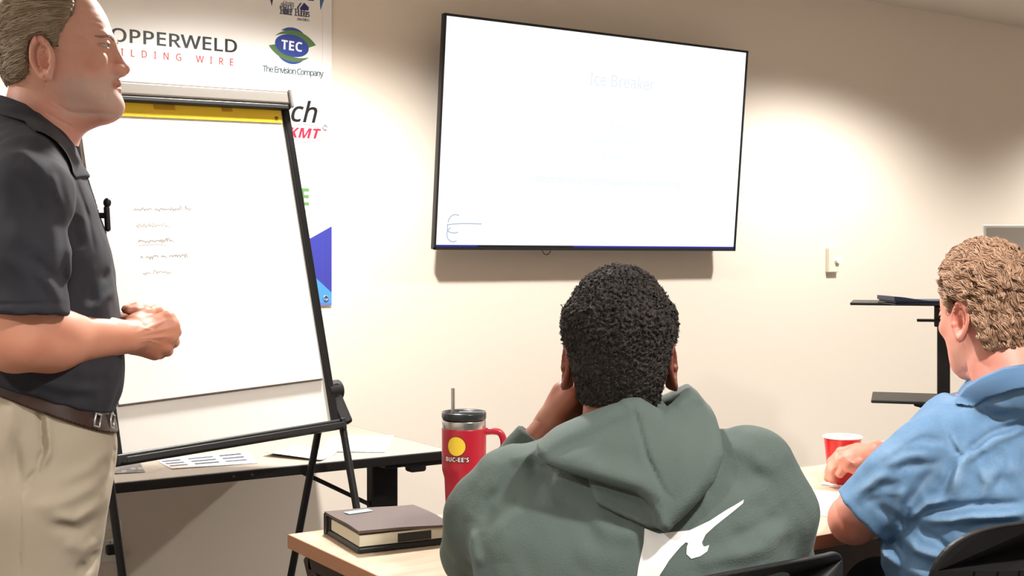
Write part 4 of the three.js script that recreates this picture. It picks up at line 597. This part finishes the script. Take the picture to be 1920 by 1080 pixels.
// ── the young man in the hoodie, from behind ──
{
  const { t, q, q2 } = personFrame('seated young man with short black curly hair in a grey-green hoodie', 1160, 1.92);
  const hm = place(q(1161, 646, -.07), Math.PI / 2, -.04, .0, 1.0);
  const hf = headField({ neck: 1.0, jowl: .8 }), sc = skinColor(0x7e4a34, 0x7a3a2c, { lip: 0x7a4038 });
  const head = sdfMesh(hf, [-.125, -.16, -.105], [.145, .135, .105], .0032, sc); head.applyMatrix4(hm);
  const sb = lin(0x965f44), sr = lin(0x8a4a35), ac = (x, y, z) => mixc(sb, sr, .5 + .5 * noise(x * 20, y * 20, z * 20));
  const WL = q(1034, 796, -.13), EL = q(895, 1040, -.10);
  const body0 = uni(.03, loft([[900, 1000, 1380, .07, -.05], [1000, 980, 1400, .09, -.02], [1150, 1000, 1390, .10, .0], [1300, 1000, 1390, .11, .03]].map(k => { const a = q(k[1], k[0]), b = q(k[2], k[0]); return [a[1], a[0], b[0], k[3], k[4]]; })), cap(q(1170, 790, -.07), q(1185, 930, -.04), .055, .07), cap(q(950, 930, -.04), EL, .045, .04), chain([EL, q(960, 900, -.10), WL], [.038, .036, .027], .02), cap(q(1410, 900, -.04), q(1455, 1050, -.1), .045, .04));
  const body = sdfMesh(body0, [-.34, .44, -.3], [.34, 1.08, .2], .009, ac);
  const HC = q(1062, 745, -0.135);
  const hand = uni(.009, cap(q(1022, 815, -0.135), WL, .029, .0275), cap(WL, q(1062, 742, -0.140), .027, .027), cap(q(1045, 775, -0.120), q(1072, 740, -0.115), .02, .017), chain([q(1062, 735, -0.135), q(1070, 722, -0.160), q(1088, 722, -0.185)], [.0125, .011, .0095]), chain([q(1072, 738, -0.120), q(1084, 742, -0.145), q(1088, 752, -0.170)], [.0118, .0108, .0095], .005), chain([q(1070, 752, -0.115), q(1084, 760, -0.135), q(1088, 768, -0.160)], [.0115, .0105, .009], .005), chain([q(1062, 764, -0.115), q(1076, 776, -0.130), q(1082, 784, -0.150)], [.0105, .0095, .0085], .005), chain([q(1045, 770, -0.155), q(1060, 735, -0.180), q(1078, 716, -0.195)], [.014, .0115, .0095], .005));
  const hnd = sdfMesh(hand, [WL[0] - .06, WL[1] - .07, -.235], [WL[0] + .09, WL[1] + .12, -.06], .003, ac);
  obj('body', [body, head, hnd], skinMat(), t); eyes(t, hm, 0x24160f);
  // hair
  const skull = uni(.02, ell([hx(106), hy(64), 0], [.0925, .0925, .0765]), loft([[196, 34, 95, .050], [160, 20, 120, .060], [130, 11, 150, .070], [100, 8, 190, .0775], [70, 6, 195, .0795], [40, 12, 185, .078]].map(k => [hy(k[0]), hx(k[1]), hx(k[2]), k[3]]), 2.25, .08));
  const hp = poly2([[-40, -90], [160, -90], [196, -10], [176, 20], [150, 50], [120, 66], [114, 100], [102, 100], [92, 74], [66, 80], [56, 100], [58, 140], [62, 178], [40, 190], [-40, 194]].map(p => [hx(p[0]), hy(p[1])]));
  const hairF = cut(.006, (x, y, z) => { const c = noise(x * 130, y * 130, z * 130), c2 = noise(x * 260 + 5, y * 260, z * 260), up = sstep(-.05, .07, y); return skull(x, y, z) - .006 - .004 * up - (.0018 + .0022 * up) * c - .0013 * c2; }, (x, y, z) => hp(x, y) + .003 * noise(x * 90, y * 90, z * 90));
  const hg = sdfMesh(hairF, [-.125, -.125, -.11], [.10, .14, .11], .0021, (x, y, z) => mixc([.010, .008, .007], [.030, .022, .018], .5 + .5 * noise(x * 120, y * 120, z * 120)));
  const curl = strands(inflate(hairF, .0004), hg, 3200, (p, d) => d.set(Math.sin(p.z * 400 + p.y * 300), Math.cos(p.x * 350 + p.z * 220), Math.sin(p.y * 420)), { seed: 8, len: .016, w: .0008, lift: .0018, cols: [[.03, .022, .018], [.018, .013, .011], [.05, .036, .028]], wave: 1.6, waves: 6, jit: 2, seg: 6 });
  const hair = mergeGeometries([hg, curl]); hair.applyMatrix4(hm); obj('hair', hair, new THREE.MeshStandardMaterial({ vertexColors: true, roughness: .85 }), t);
  // hoodie
  const P = (px, py, w) => q(px, py, w);
  const tors = loft([[715, 1125, 1225, .035, -.075], [782, 1100, 1262, .055, -.06], [812, 1060, 1330, .075, -.055], [840, 1015, 1392, .092, -.05], [880, 965, 1445, .108, -.04], [930, 915, 1474, .122, -.025], [1000, 878, 1487, .135, -.005], [1080, 882, 1480, .142, .012], [1200, 910, 1455, .145, .03], [1330, 930, 1440, .15, .05]].map(k => { const a = P(k[1], k[0], .05), b = P(k[2], k[0], .05); return [a[1], a[0], b[0], k[3], k[4]]; }), 2.5, 0, .02);
  const aL = chain([P(965, 915, -.03), P(915, 975, -.04), P(893, 1035, -.085)], [.070, .066, .058], .03), fL = chain([P(893, 1035, -.10), P(950, 900, -.11), P(1004, 826, -.125)], [.052, .046, .037], .02);
  const cuffL = cut(.003, fL, plane([.55, .8, 0], P(1006, 822, -.125)));
  const aR = chain([P(1405, 880, -.03), P(1445, 960, -.035), P(1455, 1045, -.08)], [.070, .066, .058], .03), fR = chain([P(1452, 1040, -.09), P(1380, 1030, -.28), P(1290, 1010, -.36)], [.056, .05, .038], .02);
  const wq = py => .13 * clamp((py - 740) / 220, 0, 1), pl = pts => poly2(pts.map(p => q2(p[0], p[1], wq(p[1]))));
  const back = (x, y, z) => tors(x, y, z);
  // the hood lies on the back: puffed panels bounded by their outlines
  const panel = (pts, lift, thick, r) => { const f = pl(pts); return (x, y, z) => { const e = f(x, y) + r, v = Math.abs(back(x, y, z) - lift(x, y)) - thick + r; return Math.min(Math.max(e, v), 0) + Math.hypot(Math.max(e, 0), Math.max(v, 0)) - r; }; };
  const yy = py => q(1200, py, .12)[1], xx = px => q(px, 850, .12)[0];
  const lift1 = (x, y) => .026 + .030 * sstep(yy(800), yy(960), y) * 1 + .0 * x;
  const hoodL = panel([[1008, 832], [1040, 808], [1100, 780], [1150, 760], [1184, 748], [1196, 752], [1206, 790], [1222, 850], [1248, 915], [1262, 950], [1256, 985], [1244, 990], [1226, 945], [1190, 918], [1120, 895], [1060, 880], [1024, 868], [1008, 850]], (x, y) => .022 + .020 * sstep(yy(990), yy(860), y), .024, .020);
  const hoodR = panel([[1170, 750], [1200, 744], [1240, 768], [1262, 756], [1296, 732], [1316, 742], [1345, 775], [1352, 812], [1356, 850], [1340, 900], [1310, 940], [1275, 975], [1250, 992], [1232, 985], [1230, 930], [1200, 860], [1180, 800]], (x, y) => .020 + .022 * sstep(yy(990), yy(840), y), .026, .022);
  const under = panel([[1098, 868], [1240, 900], [1262, 960], [1246, 992], [1215, 990], [1160, 968], [1118, 948], [1104, 910]], () => .010, .013, .010);
  const HF = folds([
    [[1010, 838, 1060, 806, 1120, 778, 1184, 752], .0045, .012], [[1022, 850, 1080, 826, 1140, 800, 1185, 772], -.003, .008], [[1184, 750, 1196, 790, 1212, 850, 1240, 908, 1258, 928], -.0028, .0045], [[1060, 850, 1130, 872, 1200, 895, 1240, 925], .005, .016], [[1110, 850, 1180, 850, 1215, 880], -.004, .016],
    [[1250, 780, 1300, 800, 1340, 800], -.003, .012], [[1262, 760, 1300, 740, 1322, 758], .004, .008], [[1270, 800, 1280, 860, 1268, 930], .002, .014], [[1330, 830, 1310, 900, 1268, 965], .0025, .010], [[1210, 930, 1235, 960, 1246, 990], .003, .008],
  ].map(([c, a, w]) => { const p = []; for (let i = 0; i < c.length; i += 2) p.push(q2(c[i], c[i + 1], wq(c[i + 1]))); return { p, a, w }; }));
  const BF = folds([
    [[930, 905, 900, 940, 880, 985, 900, 1020], .004, .014], [[960, 890, 930, 940, 905, 960, 910, 1010], -.004, .016], [[900, 960, 930, 1000, 935, 1060], .003, .018], [[940, 880, 990, 875, 1030, 880], .005, .012], [[985, 870, 1000, 900, 1040, 905], -.004, .012], [[870, 1000, 880, 1040, 900, 1075], .004, .012],
    [[1000, 920, 1080, 960, 1120, 1010], -.003, .016], [[1090, 960, 1150, 1000, 1210, 1000], .0035, .014], [[960, 1000, 1060, 1030, 1180, 1050], .002, .02], [[1300, 1050, 1380, 1040, 1470, 1030], .004, .012], [[1360, 1020, 1430, 1000, 1480, 990], -.003, .012], [[1380, 860, 1420, 870, 1455, 900], .003, .012], [[1400, 900, 1450, 920, 1480, 960], -.003, .014], [[1340, 960, 1420, 940, 1470, 930], .002, .016], [[1420, 1004, 1460, 1012, 1492, 1016], .003, .012], [[1250, 985, 1310, 930, 1380, 880], .0015, .005],
  ].map(([c, a, w]) => { const p = []; for (let i = 0; i < c.length; i += 2) p.push(q2(c[i], c[i + 1], .12)); return { p, a, w }; }));
  const torsoAll = (x, y, z) => { let d = smn(tors(x, y, z), aL(x, y, z), .03); d = smn(d, aR(x, y, z), .03); d = smn(d, fR(x, y, z), .02); d = smn(d, cuffL(x, y, z), .012); return d - .0025 * noise(x * 8, y * 8, z * 8) - .0012 * noise(x * 24, y * 18 + x * 8, z * 20) - (z > -.06 ? 1.5 * BF(x, y) * sstep(-.06, 0, z) : 0); };
  const hole = cap(q(1170, 720, -.075), q(1175, 850, -.06), .066, .05);
  const hoodAll0 = (x, y, z) => { let d = smn(hoodL(x, y, z), hoodR(x, y, z), .010); return smn(d, under(x, y, z), .004) - 1.4 * HF(x, y) * sstep(-.04, .02, z); };
  const hoodieF = (x, y, z) => { if (y < yy(1015)) return torsoAll(x, y, z); let h = hoodAll0(x, y, z); h = -smn(-h, hole(x, y, z), .01); return smn(torsoAll(x, y, z), h, .0035); };
  const hmat = cloth(0x4d5954, fleeceTex, .0005, { sheen: .3 });
  obj('hoodie', sdfMesh(hoodieF, [-.36, .46, -.42], [.36, 1.2, .24], .0046, WHITE), hmat, t);
  // white printed emblem, laid on the cloth
  const drape = (pts, z0, off) => {
    const f = poly2(pts), xs = pts.map(p => p[0]), ys = pts.map(p => p[1]), lo = [Math.min(...xs), Math.min(...ys)], hi = [Math.max(...xs), Math.max(...ys)], h = .0015, pos = [], idx = [], map = new Map();
    const hit = (x, y) => { let z = z0; for (let i = 0; i < 90; i++) { const d = hoodieF(x, y, z); if (d < .0002) break; z -= d * .7; } return z + off; };
    const vtx = (i, j) => { const k = i * 5000 + j; if (map.has(k)) return map.get(k); let x = lo[0] + i * h, y = lo[1] + j * h; let d = f(x, y); for (let n = 0; n < 4 && d > 0; n++) { const e = 1e-4, gx = (f(x + e, y) - f(x - e, y)) / (2 * e), gy = (f(x, y + e) - f(x, y - e)) / (2 * e); x -= gx * d; y -= gy * d; d = f(x, y); } const id = pos.length / 3; pos.push(x, y, hit(x, y)); map.set(k, id); return id; };
    const ni = Math.ceil((hi[0] - lo[0]) / h), nj = Math.ceil((hi[1] - lo[1]) / h);
    for (let i = 0; i < ni; i++) for (let j = 0; j < nj; j++) if (f(lo[0] + (i + .5) * h, lo[1] + (j + .5) * h) < h * .72) { const a = vtx(i, j), b = vtx(i + 1, j), c = vtx(i + 1, j + 1), d = vtx(i, j + 1); idx.push(a, b, c, a, c, d); }
    const g = new THREE.BufferGeometry(); g.setAttribute('position', new THREE.Float32BufferAttribute(pos, 3)); g.setIndex(idx); g.computeVertexNormals(); return g;
  };
  const sw = [[1208, 985], [1235, 995], [1262, 992], [1292, 990], [1330, 975], [1365, 957], [1398, 943], [1396, 949], [1366, 968], [1340, 984], [1322, 998], [1314, 1012], [1318, 1019], [1328, 1016], [1324, 1026], [1310, 1034], [1294, 1038], [1285, 1030], [1286, 1018], [1292, 1004], [1274, 1018], [1252, 1040], [1236, 1062], [1222, 1090], [1190, 1090], [1196, 1050], [1206, 1010]].map(p => q2(p[0], p[1], .10));
  obj('printed_emblem', drape(sw, .24, .0012), mat(0xdcdcda, .7), t);
  // legs under the table
  const legF = uni(.04, loft([[.40, -.20, .20, .16, .02], [.50, -.21, .21, .17, .02], [.60, -.20, .20, .15, .03]], 2.4), chain([[-.1, .5, 0], [-.14, .53, -.42], [-.14, .08, -.44]], [.09, .075, .06], .04), chain([[.1, .5, 0], [.14, .53, -.42], [.14, .08, -.44]], [.09, .075, .06], .04));
  obj('trousers', sdfMesh(legF, [-.3, .03, -.58], [.3, .64, .24], .012, WHITE), cloth(0x24272d), t); for (const x of [-.14, .14]) shoe(t, x, -.46, Math.PI / 2, M.blackPlastic);
}

// ── the man in the blue shirt ──
{
  const { t, q, q2 } = personFrame('seated man with wavy reddish blond hair in a blue denim shirt', 1840, 2.35);
  const HA = 2.22, hm = place(q(1851, 575, 0), HA, -.25, 0, .96);
  const hf = headField({ neck: 1.1, jowl: 1.15, creases: .0008 }), sc = skinColor(0xe0a08c, 0xcf6f60, { lip: 0xb8675c });
  const head = sdfMesh(hf, [-.125, -.16, -.105], [.145, .135, .105], .003, sc); head.applyMatrix4(hm);
  const sb = lin(0xd99a84), sr = lin(0xc9705c), ac = (x, y, z) => mixc(sb, sr, .3 + .4 * (.5 + .5 * noise(x * 16, y * 16, z * 16)));
  const ELL = q(1600, 974, .11), TA = 2.48; // torso turned to the table
  const tm = place([0, 0, 0], TA), tw = f => warp(f, tm);
  const tor = (s) => loft([[1.015, -.070, .060, .075], [.985, -.100, .085, .125], [.945, -.122, .105, .168], [.89, -.138, .12, .198], [.82, -.148, .13, .212], [.74, -.15, .14, .215], [.66, -.15, .15, .21], [.52, -.155, .16, .205], [.44, -.155, .165, .20]].map(k => [k[0], k[1] + s - .0, k[2] - s, k[3] - s]), 2.4, .0, .02);
  const TC = [-.01, 0, .0], mv = (f, x, y, z) => (a, b, c) => f(a - x, b - y, c - z), lean = f => (x, y, z) => f(x - .10 * (y - .75) * -.55 * 1 + .0, y, z + .10 * (y - .75) * .83);
  const torso = lean(mv(tw(tor(0)), .012, 0, .0)), core = lean(mv(tw(tor(.025)), .012, 0, 0));
  const WRr = q(1650, 850, -.42), HR = q(1612, 858, -.46);
  const foreL = chain([q(1650, 935, .12), ELL, q(1612, 950, -.06), q(1680, 925, -.2)], [.043, .0425, .040, .03], .02), foreR = chain([q(1790, 900, -.34), q(1720, 872, -.40), WRr], [.045, .038, .0275], .02);
  const body = sdfMesh(uni(.02, core, foreL, foreR, cap(q(1895, 745, 0), q(1870, 810, 0), .05, .07), cap(q(1740, 850, .08), q(1650, 935, .12), .045, .044)), [-.36, .46, -.55], [.3, 1.14, .3], .009, ac);
  const hand = uni(.009, cap(q(1690, 855, -.41), WRr, .030, .0275), cap(WRr, q(1612, 850, -.45), .027, .022), cap(WRr, q(1606, 862, -.44), .025, .018),
    chain([q(1606, 842, -.46), q(1578, 846, -.47), q(1560, 866, -.47), q(1553, 886, -.465)], [.0135, .0118, .0105, .009], .006), chain([q(1600, 850, -.45), q(1572, 856, -.45), q(1558, 876, -.445), q(1552, 897, -.44)], [.013, .0115, .010, .009], .006), chain([q(1598, 860, -.44), q(1574, 866, -.435), q(1562, 884, -.43), q(1560, 900, -.425)], [.0125, .011, .0098, .0085], .006), chain([q(1602, 870, -.43), q(1585, 876, -.42), q(1575, 890, -.415)], [.0115, .0102, .0085], .006), chain([q(1625, 866, -.43), q(1605, 878, -.40), q(1588, 874, -.39), q(1578, 862, -.39)], [.016, .013, .0115, .0095], .008));
  const hx0 = q(1605, 860, -.45), hg = sdfMesh(hand, [hx0[0] - .11, hx0[1] - .09, -.56], [hx0[0] + .16, hx0[1] + .08, -.34], .0032, ac);
  obj('body', [body, head, hg], skinMat(), t); eyes(t, hm, 0x5a7488);
  eyebrows(t, hf, hm, 0xa87650, .0034);
  // wavy hair
  const hp = poly2([[-40, -90], [135, -90], [155, -24], [142, 4], [128, 22], [128, 50], [126, 66], [120, 76], [116, 100], [104, 98], [96, 76], [72, 78], [57, 92], [54, 130], [56, 160], [44, 190], [-40, 196]].map(p => [hx(p[0]), hy(p[1])]));
  const skull = uni(.02, ell([hx(104), hy(62), 0], [.0945, .0925, .0765]), loft([[196, 30, 95, .052], [160, 16, 120, .060], [130, 8, 150, .068], [100, 4, 190, .075], [70, 3, 195, .078], [40, 10, 190, .077]].map(k => [hy(k[0]), hx(k[1]), hx(k[2]), k[3]]), 2.2, .08));
  const hairF = cut(.008, (x, y, z) => skull(x, y, z) - .009 - .006 * sstep(.0, .09, y) - .0045 * noise(x * 40, y * 60, z * 40), (x, y, z) => hp(x, y) + .003 * noise(x * 120, y * 120, z * 120));
  const hgeo = sdfMesh(hairF, [-.14, -.13, -.115], [.11, .15, .115], .0034, () => lin(0x745440));
  const st = strands(inflate(hairF, .0003), hgeo, 6500, (p, d) => { const k = .9 * Math.sin(p.x * 150 + p.y * 60 + 2.5 * noise(p.x * 14, p.y * 14, p.z * 14)); d.set(-.75 - p.y * 2 + .35 * k, -.75 + p.y * 4 + .4 * k, p.z * 3 + .55 * k); }, { seed: 12, len: .042, w: .00095, lift: .003, cols: [0xb89074, 0xaa866a, 0xc29c80, 0x9a765c, 0xcca88c, 0xa07c62].map(lin), wave: .2, waves: 3, jit: .25, seg: 9, tip: .001 });
  const hair = mergeGeometries([hgeo, st]); hair.applyMatrix4(hm); obj('hair', hair, new THREE.MeshStandardMaterial({ vertexColors: true, roughness: .55 }), t);
  // shirt
  const slv = cut(.008, chain([q(1768, 842, .085), q(1732, 868, .11), q(1685, 907, .12), q(1598, 982, .12)], [.069, .067, .064, .060], .03), plane([-.68, -.74, 0], q(1614, 962, .12))), slIn = chain([q(1635, 945, .12), q(1585, 995, .12)], [.046, .049], .02);
  const slR = chain([q(1925, 825, -.19), q(1860, 900, -.30), q(1800, 895, -.34)], [.075, .068, .06], .03);
  const SF = folds([
    [[1765, 790, 1785, 830, 1800, 850, 1782, 890, 1765, 940], -.0035, .007], [[1775, 800, 1800, 845, 1790, 880, 1772, 930], .0035, .007], [[1640, 860, 1690, 830, 1740, 810], .003, .012], [[1610, 920, 1650, 890, 1700, 880], .004, .010], [[1620, 940, 1670, 905, 1690, 890], -.004, .010], [[1690, 990, 1700, 940, 1740, 890, 1770, 850], -.005, .010], [[1680, 985, 1690, 930, 1700, 900], .004, .010], [[1700, 970, 1740, 935, 1780, 925], .005, .008], [[1640, 940, 1680, 960, 1700, 985], -.003, .010],
    [[1800, 850, 1860, 815, 1920, 800], -.003, .007], [[1810, 860, 1870, 825, 1930, 810], .003, .008], [[1660, 870, 1700, 850, 1745, 845], .003, .008], [[1650, 900, 1700, 870, 1760, 862], -.003, .007], [[1625, 930, 1660, 915, 1700, 912], .0025, .007], [[1690, 830, 1730, 820, 1775, 826], -.0025, .008], [[1850, 790, 1880, 785, 1925, 778], -.002, .008], [[1830, 860, 1850, 900, 1840, 935], .003, .008], [[1870, 840, 1880, 880, 1870, 920], -.003, .010], [[1800, 985, 1850, 975, 1920, 980], -.003, .009], [[1720, 985, 1760, 1000, 1800, 1040], -.003, .008], [[1640, 1000, 1655, 1040, 1650, 1080], .003, .009], [[1740, 955, 1820, 940, 1920, 945], -.005, .010], [[1730, 965, 1820, 955, 1930, 960], .006, .010], [[1700, 1000, 1720, 1020, 1780, 1030], .005, .010], [[1670, 1000, 1690, 1040, 1700, 1080], -.004, .012], [[1640, 1030, 1700, 1060, 1760, 1070], .004, .012], [[1820, 830, 1800, 880, 1790, 920], .004, .009], [[1845, 840, 1838, 860, 1830, 880], -.002, .008], [[1800, 770, 1850, 760, 1900, 765], .003, .012], [[1760, 760, 1800, 750, 1840, 755], -.003, .010], [[1830, 900, 1870, 880, 1920, 880], .003, .014],
  ].map(([c, a, w]) => { const p = []; for (let i = 0; i < c.length; i += 2) p.push(q2(c[i], c[i + 1], .14)); return { p, a, w }; }));
  const neckF = warp(hf, hm), nl0 = q2(1795, 756, .05), nl1 = q2(1920, 705, .0), nlk = (nl1[1] - nl0[1]) / (nl1[0] - nl0[0]), neckB = (x, y, z) => Math.max(neckF(x, y, z) - .007, (y - nl0[1] - (x - nl0[0]) * nlk) * .8);
  const shirt = (x, y, z) => { let d = smn(smn(torso(x, y, z), neckB(x, y, z), .03), slv(x, y, z), .016); d = smn(d, slR(x, y, z), .03); d = -smn(-d, slIn(x, y, z), .006); return d - (z > -.08 ? 2.0 * SF(x, y) * sstep(-.08, 0, z) : 0) - .003 * noise(x * 9, y * 9, z * 9) - .0012 * noise(x * 24 + y * 10, y * 20 - x * 8, z * 22); };
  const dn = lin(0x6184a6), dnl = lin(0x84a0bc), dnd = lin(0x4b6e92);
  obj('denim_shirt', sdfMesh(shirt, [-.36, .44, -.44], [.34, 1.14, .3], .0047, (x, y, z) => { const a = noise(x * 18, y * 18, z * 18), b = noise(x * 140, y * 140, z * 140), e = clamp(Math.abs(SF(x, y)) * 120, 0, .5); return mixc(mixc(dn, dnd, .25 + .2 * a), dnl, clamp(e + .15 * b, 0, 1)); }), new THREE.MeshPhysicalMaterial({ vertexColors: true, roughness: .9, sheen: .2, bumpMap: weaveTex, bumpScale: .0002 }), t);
  const cpoly = poly2([[1793, 748], [1812, 722], [1840, 702], [1880, 684], [1960, 672], [1960, 712], [1900, 722], [1850, 738], [1820, 762], [1802, 782], [1790, 776]].map(p => q2(p[0], p[1], .05)));
  const cb = (x, y, z) => smn(neckF(x, y, z) - .010, torso(x, y, z), .03);
  obj('collar', sdfMesh(cut(.003, (x, y, z) => cb(x, y, z) - .009, (x, y, z) => cpoly(x, y)), [-.2, 1.0, -.2], [.2, 1.25, .2], .0036, WHITE), cloth(0x587ba0, weaveTex, .0002), t);
  const legF = uni(.04, loft([[.40, -.19, .20, .17], [.50, -.20, .21, .19], [.58, -.18, .20, .17]], 2.4), chain([[0, .51, .08], [-.20, .54, -.28], [-.22, .08, -.32]], [.09, .075, .06], .04), chain([[.06, .51, -.06], [-.02, .54, -.44], [-.02, .08, -.44]], [.09, .075, .06], .04));
  obj('trousers', sdfMesh(legF, [-.36, .03, -.58], [.3, .64, .28], .012, WHITE), cloth(0x2f3743), t); shoe(t, -.24, -.36, Math.PI / 2, M.blackPlastic); shoe(t, -.04, -.48, Math.PI / 2, M.blackPlastic);
}
renderer.render(scene, camera);
